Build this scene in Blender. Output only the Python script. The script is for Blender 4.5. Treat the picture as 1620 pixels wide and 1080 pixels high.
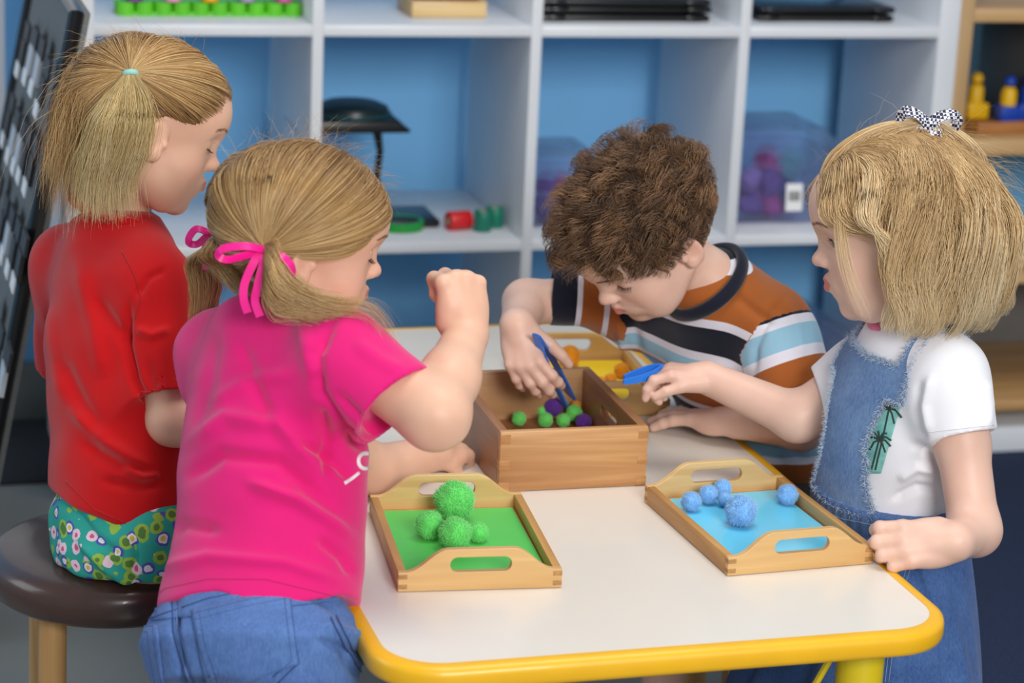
import bpy, bmesh, math, random
import numpy as np
from mathutils import Vector, Matrix
from mathutils.bvhtree import BVHTree
for o in list(bpy.data.objects): bpy.data.objects.remove(o)
SC = bpy.context.scene
COL = SC.collection
# ---------------------------------------------------------------- camera
F = 3749.6; PI_, RO, YA = .2777, .0459, .278
CAM = np.array([-.7386, -3.8354, 1.4029])
def basis():
    cp, sp = np.cos(PI_), np.sin(PI_)
    f = np.array([np.sin(YA)*cp, np.cos(YA)*cp, -sp]); rt = np.array([np.cos(YA), -np.sin(YA), 0]); u = np.cross(rt, f)
    c, s = np.cos(RO), np.sin(RO)
    return f, c*rt+s*u, -s*rt+c*u
cf, cr, cu = basis()
def ud(a, b, D): return CAM+(cf+cr*(a-810)/F-cu*(b-540)/F)*D      # a point seen at a photo position, at a distance
def uz(a, b, z):
    d = cf+cr*(a-810)/F-cu*(b-540)/F
    return CAM+d*(z-CAM[2])/d[2]
def pr(X):
    d = np.asarray(X)-CAM; z = d@cf
    return 810+F*(d@cr)/z, 540-F*(d@cu)/z
cd = bpy.data.cameras.new('camera'); cam = bpy.data.objects.new('camera', cd); COL.objects.link(cam)
cam.matrix_world = Matrix(((cr[0], cu[0], -cf[0], CAM[0]), (cr[1], cu[1], -cf[1], CAM[1]), (cr[2], cu[2], -cf[2], CAM[2]), (0, 0, 0, 1)))
cd.sensor_width = 36; cd.lens = F/1620*36; cd.clip_end = 60
cd.dof.use_dof = True; cd.dof.focus_distance = 2.68; cd.dof.aperture_fstop = 4.5
SC.camera = cam
# ---------------------------------------------------------------- light
wd = bpy.data.worlds.new('world'); SC.world = wd; wd.use_nodes = True
bg = wd.node_tree.nodes['Background']; bg.inputs[0].default_value = (.86, .93, 1, 1); bg.inputs[1].default_value = .34
def area(name, loc, tgt, sx, sy, power, col):
    l = bpy.data.lights.new(name, 'AREA'); l.shape = 'RECTANGLE'; l.size = sx; l.size_y = sy; l.energy = power; l.color = col
    o = bpy.data.objects.new(name, l); COL.objects.link(o); o.location = loc
    o.rotation_euler = (Vector(tgt)-Vector(loc)).to_track_quat('-Z', 'Y').to_euler(); return o
area('window_daylight', (.2, -5.3, 2.25), (0.2, -.6, .6), 1.6, 1.0, 112, (1, .985, .96))
area('window_daylight_side', (-3.4, -.6, 2.0), (-.2, -1.2, .6), 1.6, 1.4, 20, (.86, .94, 1))
area('ceiling_light', (.3, -1.6, 2.75), (.3, -1.6, 0), 1.2, 1.2, 24, (1, .97, .93))
SC.view_settings.view_transform = 'Standard'; SC.view_settings.look = 'None'
SC.view_settings.exposure = 0.14; SC.view_settings.gamma = 1; SC.view_settings.use_curve_mapping = False
# ---------------------------------------------------------------- materials
def lin(c):
    r = []
    for v in c:
        v /= 255; r.append(v/12.92 if v <= .04045 else ((v+.055)/1.055)**2.4)
    return tuple(r)+(1,)
MC = {}
class NT:
    def __init__(s, name):
        s.m = bpy.data.materials.new(name); s.m.use_nodes = True; s.t = s.m.node_tree; s.b = s.t.nodes['Principled BSDF']
    def n(s, typ, **k):
        x = s.t.nodes.new(typ)
        for a, v in k.items():
            if a.startswith('i_'): 
                q = a[2:]; x.inputs[int(q) if q.isdigit() else q.replace('_', ' ')].default_value = v
            else: setattr(x, a, v)
        return x
    def l(s, a, b): s.t.links.new(a, b)
    def co(s, scale=(1, 1, 1), rot=(0, 0, 0), kind='Object'):
        t = s.n('ShaderNodeTexCoord'); m = s.n('ShaderNodeMapping'); m.inputs['Scale'].default_value = scale; m.inputs['Rotation'].default_value = rot
        s.l(t.outputs[kind], m.inputs[0]); return m.outputs[0]
    def ramp(s, fac, stops, interp='LINEAR'):
        r = s.n('ShaderNodeValToRGB'); r.color_ramp.interpolation = interp
        e = r.color_ramp.elements
        while len(e) < len(stops): e.new(.5)
        for q, (p, c) in zip(e, stops): q.position = p; q.color = c
        s.l(fac, r.inputs[0]); return r.outputs[0]
    def bump(s, h, st=.2, d=.001):
        b = s.n('ShaderNodeBump'); b.inputs['Strength'].default_value = st; b.inputs['Distance'].default_value = d
        s.l(h, b.inputs['Height']); s.l(b.outputs[0], s.b.inputs['Normal'])
def mat(name, col, rough=.5, spec=.5, noise=0, scale=20, coat=0, bump=0, trans=0, sheen=0, alpha=1, metal=0):
    if name in MC: return MC[name]
    N = NT(name); b = N.b; c = lin(col)
    b.inputs['Base Color'].default_value = c; b.inputs['Roughness'].default_value = rough; b.inputs['Specular IOR Level'].default_value = spec
    b.inputs['Coat Weight'].default_value = coat; b.inputs['Transmission Weight'].default_value = trans; b.inputs['Sheen Weight'].default_value = sheen; b.inputs['Metallic'].default_value = metal
    b.inputs['Alpha'].default_value = alpha
    nz = N.n('ShaderNodeTexNoise', i_Scale=scale, i_Detail=3.0); N.l(N.co(), nz.inputs['Vector'])
    k = noise if noise else .02
    lo = tuple(v*(1-k) for v in c[:3])+(1,); hi = tuple(min(1, v*(1+k)) for v in c[:3])+(1,)
    N.l(N.ramp(nz.outputs[0], [(.3, lo), (.7, hi)]), b.inputs['Base Color'])
    if bump: N.bump(nz.outputs[0], bump, .002)
    MC[name] = N.m; return N.m
def wood(name, c1, c2, axis=0, scale=1., rough=.45, coat=.15):
    if name in MC: return MC[name]
    N = NT(name); sc = [38*scale]*3; sc[axis] = 2.2*scale
    v = N.co(tuple(sc)); nz = N.n('ShaderNodeTexNoise', i_Scale=1.6, i_Detail=6.0, i_Distortion=.8); N.l(v, nz.inputs['Vector'])
    sc2 = [9*scale]*3; sc2[axis] = .8*scale
    n2 = N.n('ShaderNodeTexNoise', i_Scale=1.2, i_Detail=2.0); N.l(N.co(tuple(sc2)), n2.inputs['Vector'])
    mx = N.n('ShaderNodeMath', operation='ADD'); N.l(nz.outputs[0], mx.inputs[0]); N.l(n2.outputs[0], mx.inputs[1])
    ml = N.n('ShaderNodeMath', operation='MULTIPLY', i_1=.5); N.l(mx.outputs[0], ml.inputs[0])
    N.l(N.ramp(ml.outputs[0], [(.36, lin(c2)), (.5, lin(tuple((a+b)/2 for a, b in zip(c1, c2)))), (.62, lin(c1))]), N.b.inputs['Base Color'])
    N.b.inputs['Roughness'].default_value = rough; N.b.inputs['Coat Weight'].default_value = coat; N.b.inputs['Coat Roughness'].default_value = .3
    N.bump(nz.outputs[0], .12, .0006)
    MC[name] = N.m; return N.m
# ---------------------------------------------------------------- objects
def mk(name, verts, faces, m, parent=None, smooth=True, sharp=None):
    me = bpy.data.meshes.new(name); me.from_pydata([tuple(map(float, v)) for v in verts], [], [tuple(map(int, q)) for q in faces]); me.update()
    me.materials.append(m)
    if smooth: me.polygons.foreach_set('use_smooth', np.ones(len(me.polygons), bool))
    if sharp: 
        try: me.set_sharp_from_angle(angle=math.radians(sharp))
        except Exception: pass
    o = bpy.data.objects.new(name, me); COL.objects.link(o)
    if parent is not None: o.parent = parent
    return o
def npmesh(name, V, Q, m, parent=None):
    me = bpy.data.meshes.new(name); V = np.asarray(V, np.float32); Q = np.asarray(Q, np.int32); k = Q.shape[1]
    me.vertices.add(len(V)); me.vertices.foreach_set('co', V.ravel())
    me.loops.add(Q.size); me.loops.foreach_set('vertex_index', Q.ravel())
    me.polygons.add(len(Q)); me.polygons.foreach_set('loop_start', np.arange(0, Q.size, k, dtype=np.int32))
    me.polygons.foreach_set('use_smooth', np.ones(len(Q), bool)); me.update(calc_edges=True); me.validate()
    me.materials.append(m); o = bpy.data.objects.new(name, me); COL.objects.link(o)
    if parent is not None: o.parent = parent
    return o
def frombm(name, bm, m, parent=None, sharp=40):
    me = bpy.data.meshes.new(name); bmesh.ops.recalc_face_normals(bm, faces=bm.faces); bm.to_mesh(me); bm.free(); me.materials.append(m)
    me.polygons.foreach_set('use_smooth', np.ones(len(me.polygons), bool))
    if sharp: me.set_sharp_from_angle(angle=math.radians(sharp))
    o = bpy.data.objects.new(name, me); COL.objects.link(o)
    if parent is not None: o.parent = parent
    return o
def bbox(bm, c, s, bev=0, M=None, seg=2):
    r = bmesh.ops.create_cube(bm, size=1); vs = r['verts']
    for v in vs: v.co = Vector((v.co.x*s[0], v.co.y*s[1], v.co.z*s[2]))
    if bev:
        es = list({e for v in vs for e in v.link_edges})
        b = bmesh.ops.bevel(bm, geom=es, offset=bev, segments=seg, affect='EDGES', profile=.5); vs = list({v for f in b['faces'] for v in f.verts}|{v for v in vs if v.is_valid})
    for v in vs:
        co = v.co+Vector(c) if M is None else M @ v.co + Vector(c)
        v.co = co
    return vs
def box(name, lo, hi, m, parent=None, bev=.0015):
    bm = bmesh.new(); c = [(a+b)/2 for a, b in zip(lo, hi)]; s = [abs(b-a) for a, b in zip(lo, hi)]
    bbox(bm, c, s, bev); return frombm(name, bm, m, parent)
def outline(bm, pts, y0, y1, holes=(), plane='xz'):
    """thick plate from a 2D outline with holes"""
    import mathutils.geometry as g
    P = [list(pts)]+[list(h) for h in holes]
    tris = mathutils_tess([[Vector((a, b, 0)) for a, b in L] for L in P])
    flat = [p for L in P for p in L]; n = len(flat)
    def mp(a, b, t): return (a, t, b) if plane == 'xz' else ((a, b, t) if plane == 'xy' else (t, a, b))
    va = [bm.verts.new(mp(a, b, y0)) for a, b in flat]; vb = [bm.verts.new(mp(a, b, y1)) for a, b in flat]
    for t in tris:
        try: bm.faces.new([va[i] for i in t]); bm.faces.new([vb[i] for i in reversed(t)])
        except ValueError: pass
    k = 0
    for L in P:
        for i in range(len(L)):
            j = (i+1) % len(L); bm.faces.new([va[k+i], va[k+j], vb[k+j], vb[k+i]])
        k += len(L)
def mathutils_tess(L):
    from mathutils.geometry import tessellate_polygon
    return tessellate_polygon(L)
def rrect(x0, x1, y0, y1, r, n=8):
    o = []
    for cx, cy, a in ((x1-r, y0+r, -90), (x1-r, y1-r, 0), (x0+r, y1-r, 90), (x0+r, y0+r, 180)):
        for i in range(n+1):
            t = math.radians(a+90*i/n); o.append((cx+r*math.cos(t), cy+r*math.sin(t)))
    return o
def lathe(bm, prof, c=(0, 0, 0), n=32, ax='z', cap=True):
    rings = []
    for r_, z_ in prof:
        ring = []
        for i in range(n):
            t = 2*math.pi*i/n; a, b = r_*math.cos(t), r_*math.sin(t)
            p = (a, b, z_) if ax == 'z' else ((a, z_, b) if ax == 'y' else (z_, a, b))
            ring.append(bm.verts.new((p[0]+c[0], p[1]+c[1], p[2]+c[2])))
        rings.append(ring)
    for A, B in zip(rings, rings[1:]):
        for i in range(n): bm.faces.new([A[i], A[(i+1) % n], B[(i+1) % n], B[i]])
    if cap: bm.faces.new(rings[0]); bm.faces.new(rings[-1])
    return rings
def tube(bm, pts, r, n=8, cap=True, flat=1., up=None):
    pts = [np.array(p, float) for p in pts]; rr = r if hasattr(r, '__len__') else [r]*len(pts); rings = []; prev = None
    for i, p in enumerate(pts):
        t = pts[min(i+1, len(pts)-1)]-pts[max(i-1, 0)]; t /= np.linalg.norm(t)+1e-9
        if prev is None:
            a = np.array(up if up is not None else ((0, 0, 1) if abs(t[2]) < .9 else (1, 0, 0)), float)
        else: a = prev
        s = np.cross(t, a); s /= np.linalg.norm(s)+1e-9; w = np.cross(s, t); prev = w
        rings.append([bm.verts.new(p+rr[i]*(math.cos(2*math.pi*k/n)*s+flat*math.sin(2*math.pi*k/n)*w)) for k in range(n)])
    for A, B in zip(rings, rings[1:]):
        for i in range(n): bm.faces.new([A[i], A[(i+1) % n], B[(i+1) % n], B[i]])
    if cap: bm.faces.new(rings[0]); bm.faces.new(rings[-1])
def empty(name, loc, rz=0):
    o = bpy.data.objects.new(name, None); o.empty_display_size = .05; COL.objects.link(o); o.location = loc; o.rotation_euler = (0, 0, rz); return o
def tag(o, label, cat, group=None, kind=None):
    if label: o['label'] = label
    if cat: o['category'] = cat
    if group: o['group'] = group
    if kind: o['kind'] = kind
    return o
def struct(o): o['kind'] = 'structure'; return o
# ---------------------------------------------------------------- room
M_white = mat('white_laminate', (226, 230, 236), .35, noise=.03, scale=6)
M_wall = mat('blue_paint', (132, 200, 250), .7, noise=.03, scale=5, bump=.05)
M_vinyl = mat('grey_vinyl', (128, 132, 130), .35, noise=.12, scale=3)
M_carpet = mat('navy_carpet', (47, 58, 84), .95, noise=.35, scale=260, bump=.6, spec=.1)
M_char = mat('charcoal_carpet', (50, 53, 58), .95, noise=.3, scale=260, bump=.6, spec=.1)
struct(box('floor', (-3, -6, -.05), (4, .62, 0), M_vinyl, bev=0))
struct(box('wall_back', (-3, .5, 0), (4, .62, 2.8), M_wall, bev=0))
struct(box('trim_1', (-3, .478, .0), (-.08, .4995, .11), mat('grey_skirting', (120, 124, 122), .6)))
struct(box('trim_2', (-.9, .46, .11), (-.478, .4995, 2.8), M_white))
tag(box('carpet', (.75, -3, 0), (4, .44, .008), M_carpet), 'navy blue carpet on the floor at the right behind the girl in overalls', 'carpet')
tag(box('carpet', (-3, .12, 0), (.7, .47, .006), M_char), 'charcoal carpet strip on the floor under the wall display board', 'carpet')
# ---------------------------------------------------------------- white cube shelf
W = .375; H = .3715; T2 = .0094; YB = .41; ZS = .81
sh = empty('cube_shelf', (W, YB/2, 0)); tag(sh, 'large white open cube shelf unit against the blue wall, behind the children', 'shelf')
def shp(name, lo, hi):
    off = (W, YB/2, 0); return box(name, [a-b for a, b in zip(lo, off)], [a-b for a, b in zip(hi, off)], M_white, sh, .001)
zb, zt_ = .03, ZS+2*H
OT = .019
shp('side_panel', (-W-T2-.028, 0, 0), (-W+T2, YB, zt_+.04)); shp('side_panel', (3*W-T2, 0, 0), (3*W+T2+.02, YB, zt_+.04))
shp('top_panel', (-W-T2-.028, -.0005, zt_), (3*W+T2+.02, YB, zt_+.0385)); shp('bottom_panel', (-W+T2, .001, zb-.02), (3*W-T2, YB, ZS-2*H+T2))
for k in range(3): shp('divider', (k*W-T2, 0, ZS-2*H+T2), (k*W+T2, YB-.001, zt_))
for j in (-1, 0, 1):
    for k in range(-1, 3): shp('shelf_board', (k*W+T2, .0008, ZS+j*H-T2), ((k+1)*W-T2, YB-.001, ZS+j*H+T2))
z1 = ZS+T2; z2 = ZS-H+T2; z3 = ZS-2*H+T2
# --- things in the shelf
M_lime = mat('lime_plastic', (96, 200, 40), .4, noise=.05)
bm = bmesh.new()
for i in range(10):
    for j in range(2): lathe(bm, [(.0148, 0), (.0152, .002), (.0152, .021), (.0138, .0225)], (.0155+i*.031-.155, .016+j*.03, 0), 20)
for v in bm.verts: v.co.z *= 1
hd = empty('pot_holder', (-.165, .085, z1)); frombm('cup_row', bm, M_lime, hd); tag(hd, 'lime green scalloped plastic holder on the top left shelf', 'holder')
bmx = bmesh.new(); bbox(bmx, (0, .031, .003), (.30, .05, .006), .001); frombm('base', bmx, M_lime, hd)
for x, c, nm in ((-.125, (120, 60, 140), 'purple'), (-.062, (225, 150, 190), 'pink'), (0, (235, 170, 30), 'yellow'), (.062, (160, 150, 180), 'mauve and white'), (.124, (200, 90, 150), 'magenta')):
    bm = bmesh.new(); lathe(bm, [(.012, 0), (.0145, .002), (.0145, .012), (.012, .016), (.0125, .02), (.0105, .026), (.003, .028)], n=24)
    o = frombm('paint_pot', bm, mat('pot_'+nm, c, .4)); o.location = (-.165+x, .1, z1+.0226)
    tag(o, nm+' round pot standing in the lime green holder', 'pot', 'pots in the lime green holder')
M_pine = wood('pine', (226, 196, 140), (196, 152, 92), 0)
tr = empty('wooden_crate', (.242, .14, z1)); tag(tr, 'small pale pine crate on the upper shelf behind the children', 'crate')
bm = bmesh.new(); bbox(bm, (0, 0, .004), (.125, .11, .006), .001); frombm('bottom', bm, M_pine, tr)
for c, s in (((0, -.055, .015), (.131, .007, .028)), ((0, .055, .015), (.131, .007, .028)), ((-.062, 0, .015), (.007, .103, .028)), ((.062, 0, .015), (.007, .103, .028))):
    bm = bmesh.new(); bbox(bm, c, s, .0012); frombm('side', bm, M_pine, tr)
M_red = mat('red_plastic', (200, 24, 28), .35)
bm = bmesh.new()
for i in range(5): bbox(bm, (-.045+i*.022, 0, .022), (.018, .07, .02), .003)
o = frombm('red_block_row', bm, mat('dark_red_plastic', (120, 30, 30), .4)); o.location = (.242, .14, z1+.009); tag(o, 'dark red blocks lying in the small pine crate', 'blocks')
M_blk = mat('black_plastic', (16, 17, 20), .28, noise=.1)
def blackstack(x, y, w, n, where):
    for i in range(n):
        e = empty('tablet_tray', (x+(i % 2)*.004, y+(i % 2)*.006, z1+i*.0135), .02*(i % 2))
        bm = bmesh.new(); bbox(bm, (0, 0, .006), (w, .22, .0118), .005, seg=3); frombm('case', bm, M_blk, e)
        bm = bmesh.new(); bbox(bm, (0, 0, .0123), (w*.84, .17, .0014), .0005); frombm('screen', bm, mat('dark_screen', (40, 52, 66), .12), e)
        for sx in (-1, 1):
            bm = bmesh.new(); bbox(bm, (sx*w*.4, -.108, .0062), (.03, .012, .0105), .003); frombm('corner_grip', bm, M_blk, e)
        tag(e, ('bottom', 'middle', 'top')[i]+' black tablet case in the stack on the '+where+' shelf', 'tablet', 'black tablet cases on the '+where+' shelf')
blackstack(.548, .16, .31, 3, 'third upper')
blackstack(.925, .17, .26, 2, 'right upper')
# magnifier stand
ms = empty('magnifier_stand', (.150, .19, z2)); tag(ms, 'black stand with a wide flat head and thin stem in the cube shelf', 'stand')
bm = bmesh.new(); bbox(bm, (.02, -.03, .008), (.15, .12, .014), .006, seg=3); frombm('base', bm, M_blk, ms)
bm = bmesh.new(); tube(bm, [(.0, 0, .012), (-.004, 0, .06), (.002, 0, .12), (-.006, 0, .165)], [.011, .007, .006, .009], 12); frombm('stem', bm, M_blk, ms)
bm = bmesh.new(); bbox(bm, (-.06, -.005, .172), (.20, .14, .012), .005, seg=3)
for v in bm.verts:
    if v.co.z > .173: v.co.x = -.06+(v.co.x+.06)*.82; v.co.z += .010
frombm('head_plate', bm, M_blk, ms)
bm = bmesh.new(); lathe(bm, [(.066, .186), (.067, .192), (.062, .202), (.045, .209), (.02, .212), (.002, .2125)], (-.05, 0, 0), 40); frombm('dome', bm, mat('teal_black', (14, 34, 38), .3), ms)
bm = bmesh.new(); 
t_ = [(-.05+.066*math.cos(a), .066*math.sin(a), .190) for a in np.linspace(0, 2*math.pi, 41)]; tube(bm, t_, .0035, 8, False); frombm('dome_rim', bm, mat('teal_rim', (20, 74, 82), .3), ms)
bm = bmesh.new(); R_ = .042; lathe(bm, [(R_-.007, .001), (R_, .001), (R_+.001, .008), (R_, .016), (R_-.007, .016), (R_-.008, .008), (R_-.007, .001)], n=48, cap=False)
o = frombm('tape_ring', bm, mat('green_tape', (20, 150, 55), .35)); o.location = (.172, .105, z2); tag(o, 'flat green ring lying on the shelf beside the red roll', 'ring')
def roll(loc, c, nm, lie=False, rad=.0165, hh=.036):
    e = empty('roll', loc); 
    bm = bmesh.new(); lathe(bm, [(rad*.55, 0), (rad*.93, 0), (rad, .0015), (rad, hh-.0015), (rad*.93, hh), (rad*.55, hh), (rad*.5, hh-.002), (rad*.5, .002)], n=32, cap=False); frombm('wrap', bm, mat('roll_'+nm, c, .4), e)
    bm = bmesh.new(); lathe(bm, [(rad*.5, .001), (rad*.5, hh-.001), (rad*.38, hh-.001), (rad*.38, .001)], n=24, cap=False); frombm('core', bm, mat('card_core', (205, 190, 165), .8), e)
    if lie: e.rotation_euler = (0, math.radians(90), math.radians(12)); 
    return e
tag(roll((.253, .082, z2+.0167), (215, 25, 30), 'red', True, hh=.042), 'red roll lying on its side with its pale core showing', 'roll')
tag(roll((.314, .075, z2), (16, 120, 98), 'teal', False, .0158), 'teal roll standing beside the red roll, in front of its twin', 'roll')
tag(roll((.343, .102, z2), (18, 128, 104), 'teal2', False, .0158), 'teal roll standing behind its twin, nearest to the divider', 'roll')
# clear plastic boxes
M_clear = NT('clear_plastic'); M_clear.b.inputs['Base Color'].default_value = lin((205, 205, 232)); M_clear.b.inputs['Roughness'].default_value = .12
M_clear.b.inputs['Transmission Weight'].default_value = .9; M_clear.b.inputs['IOR'].default_value = 1.12; M_clear.b.inputs['Alpha'].default_value = .5
vn = M_clear.n('ShaderNodeTexNoise', i_Scale=9.); M_clear.l(M_clear.co(), vn.inputs['Vector']); M_clear.l(M_clear.ramp(vn.outputs[0], [(.3, (.1, .1, .1, 1)), (.7, (.2, .2, .2, 1))]), M_clear.b.inputs['Roughness']); M_clear = M_clear.m
def tub(x, y, w, d, hh, zz, label, lid=True, cols=None, tag_=True):
    e = empty('storage_tub', (x, y, zz)); 
    bm = bmesh.new()
    prof = rrect(-w/2, w/2, -d/2, d/2, .018, 5)
    def ring(s, z): return [bm.verts.new((a*s, b*s, z)) for a, b in prof]
    R = [ring(.9, .001), ring(1, hh), ring(1.02, hh), ring(1.02, hh-.006), ring(.985, hh-.006), ring(.885, .004)]
    for A, B in zip(R, R[1:]):
        for i in range(len(A)): bm.faces.new([A[i], A[(i+1) % len(A)], B[(i+1) % len(A)], B[i]])
    bm.faces.new(R[0]); bm.faces.new(R[-1]); frombm('tub_body', bm, M_clear, e)
    if lid:
        bm = bmesh.new(); R = [ring(1.05, hh-.008), ring(1.06, hh+.006), ring(1.0, hh+.012), ring(.72, hh+.05), ring(.66, hh+.054)]
        for A, B in zip(R, R[1:]):
            for i in range(len(A)): bm.faces.new([A[i], A[(i+1) % len(A)], B[(i+1) % len(A)], B[i]])
        bm.faces.new(R[-1]); frombm('lid', bm, M_clear, e)
    if tag_:
        bm = bmesh.new(); bbox(bm, (w*.04, -d/2*.975-.0025, hh*.45), (.032, .0012, .05), .0003, Matrix.Rotation(math.radians(-5), 3, 'X')); frombm('label', bm, mat('paper', (236, 236, 238), .7), e)
        bm = bmesh.new(); 
        for i in range(7): bbox(bm, (w*.04-.010+i*.0033, -d/2*.975-.0034, hh*.47), (.0022 if i % 2 else .0012, .0008, .018), 0, Matrix.Rotation(math.radians(-5), 3, 'X'))
        frombm('barcode', bm, mat('ink', (20, 20, 22), .6), e)
    tag(e, label, 'storage box'); return e
tub(.885, .20, .235, .26, .115, z2, 'clear lidded tub of purple toys with a barcode label on the right shelf')
tub(.475, .20, .18, .25, .07, z2, 'low clear plastic tub behind the boy, half hidden by his hair', True, tag_=False)
tub(.93, .2, .26, .28, .12, z3, 'blue tinted lidded plastic tub on the lower right shelf', True, tag_=False)
rnd = random.Random(4)
def soft(name, loc, s, c, rot):
    bm = bmesh.new(); bmesh.ops.create_icosphere(bm, subdivisions=3, radius=1)
    for v in bm.verts:
        n_ = 1+.12*math.sin(v.co.x*5+loc[0]*90)+.1*math.cos(v.co.y*6+v.co.z*4)
        v.co = Vector((v.co.x*s[0]*n_, v.co.y*s[1]*n_, v.co.z*s[2]*n_))
    o = frombm(name, bm, c); o.location = loc; o.rotation_euler = (rot*.3, rot*.2, rot); return o
pc = [(96, 70, 150, 'purple'), (150, 60, 140, 'magenta'), (80, 150, 170, 'teal'), (60, 60, 130, 'navy'), (130, 110, 180, 'lilac')]
k = 0
for (x, y, zz, n, gl) in ((.885, .2, z2, 8, 'clear lidded tub'), (.475, .2, z2, 4, 'low clear tub')):
    for i in range(n):
        q = pc[k % 5]; k += 1; w_ = .055 if n == 8 else .035
        o = soft('soft_toy', (x-w_+(i % 4)*w_*.66, y-.07+.11*((i//2) % 2), zz+.03+(.038 if i > 3 else 0)), (.026, .03, .02), mat('toy_'+q[3], q[:3], .7), i*.9)
        tag(o, f'{q[3]} soft toy, {("lower", "upper")[i > 3]} layer, {("far left", "middle left", "middle right", "far right")[i % 4]} inside the {gl}', 'toy', 'toys inside the '+gl)
o = soft('cloth_bag', (.93, .2, z3+.06), (.09, .09, .045), mat('cloth_blue', (70, 95, 150), .8), .3); tag(o, 'blue cloth bundle inside the lower right tub', 'cloth')
# ---------------------------------------------------------------- wooden shelf on the right
M_ash = wood('ash_wood', (214, 178, 128), (184, 140, 88), 0, .6)
M_ashz = wood('ash_upright', (200, 166, 120), (172, 132, 86), 2, .6)
ws = empty('wooden_shelf', (1.75, .25, 0)); tag(ws, 'pale wooden open shelf at the right edge beside the white cube shelf', 'shelf')
def wsp(n, lo, hi, m=M_ash): return box(n, (lo[0]-1.75, lo[1]-.25, lo[2]), (hi[0]-1.75, hi[1]-.25, hi[2]), m, ws, .002)
wsp('upright', (1.16, .02, .055), (1.192, .42, 1.3), M_ashz); wsp('upright', (2.3, .02, .055), (2.335, .42, 1.3), M_ashz)
wsp('shelf_board', (1.192, .02, .583), (2.3, .42, .612)); wsp('shelf_board', (1.192, .02, .092), (2.3, .42, .112)); wsp('shelf_board', (1.192, .02, .826), (2.3, .42, .85)); wsp('shelf_board', (1.192, .02, .34), (2.3, .42, .362))
wsp('plinth', (1.16, .03, .0), (2.335, .42, .055), M_white); wsp('top_board', (1.16, .02, 1.3), (2.335, .42, 1.33))
M_perspex = mat('smoky_panel', (120, 118, 116), .3, noise=.1)
wsp('back_panel', (1.26, .40, .112), (2.3, .41, .34), M_perspex)
wsp('partition', (1.40, .06, .612), (1.415, .40, .826), mat('grey_board', (120, 118, 116), .6))
ty = empty('toy_board', (1.33, .16, .612), .1); tag(ty, 'wooden toy tray on the wooden shelf at the right edge', 'toy')
bm = bmesh.new(); bbox(bm, (0, 0, .006), (.19, .16, .011), .002); frombm('board', bm, wood('toy_wood', (190, 130, 72), (150, 96, 50), 0), ty)
bm = bmesh.new(); bbox(bm, (0, -.08, .012), (.19, .006, .022), .001); frombm('edge', bm, wood('toy_wood', 0, 0), ty)
M_yel = mat('yellow_plastic', (240, 190, 20), .4); M_blu = mat('blue_plastic', (24, 70, 180), .4)
def fig(x, y, c1, c2, label):
    e = empty('toy_figure', (x, y, .6245)); e.scale = (1.25, 1.25, 1.25); bm = bmesh.new(); bbox(bm, (0, 0, .0125), (.034, .03, .024), .003); frombm('base_block', bm, c1, e)
    bm = bmesh.new(); lathe(bm, [(.012, .0245), (.012, .044), (.009, .05), (.007, .052)], n=20); frombm('body_peg', bm, c2, e)
    bm = bmesh.new(); lathe(bm, [(.004, .052), (.009, .056), (.0095, .061), (.006, .067), (.001, .069)], n=20); frombm('head_peg', bm, c1, e); tag(e, label, 'toy', 'toy blocks on the wooden tray'); return e
fig(1.285, .17, M_yel, M_yel, 'yellow toy figure standing on the left of the wooden toy tray')
fig(1.335, .135, M_blu, M_yel, 'blue and yellow toy figure in the middle of the wooden toy tray')
fig(1.388, .16, M_blu, M_blu, 'blue toy figure standing on the right of the wooden toy tray')
# ---------------------------------------------------------------- display board on the left
db = empty('display_board', (-.50, -.2, .0)); tag(db, 'leaning dark grey display board hung with tagged strips at the left edge', 'display board')
TOPN = ud(118, 45, 3.25)-np.array([-.5, -.2, 0]); UPV = np.array([.195, 0, 1.]); BY = .66
def bpt(s, t, off=0):   # s along +y, t up from the near top corner
    n_ = -np.array([1, 0, -.195])/1.02
    return TOPN+np.array([0, 1, 0])*s+UPV*t+n_*off
bm = bmesh.new()
vs = [bpt(0, -.9), bpt(BY, -.9), bpt(BY, .02), bpt(0, .02)]; A_ = [bm.verts.new(v) for v in vs]; B_ = [bm.verts.new(v+np.array([.018, 0, 0])) for v in vs]
bm.faces.new(A_); bm.faces.new(B_[::-1])
for i in range(4): bm.faces.new([A_[i], B_[i], B_[(i+1) % 4], A_[(i+1) % 4]])
frombm('panel', bm, mat('charcoal_felt', (112, 114, 114), .85, noise=.08, scale=90), db)
bm = bmesh.new(); tube(bm, [bpt(0, -.9, .001), bpt(0, .02, .001), bpt(BY, .02, .001), bpt(BY, -.9, .001)], .011, 8); frombm('frame', bm, M_blk, db)
for s in (.01, BY-.01):
    bm = bmesh.new(); q = bpt(s, -.9); tube(bm, [q, (q[0]-.01, q[1], .004)], .011, 8); frombm('stand_leg', bm, M_blk, db)
M_tag = mat('tag_paper', (245, 246, 248), .6); M_strip = mat('strip_grey', (196, 202, 212), .5); M_strip2 = mat('strip_dark', (46, 46, 50), .6)
bw = np.array(db.location); kk = 0
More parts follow.
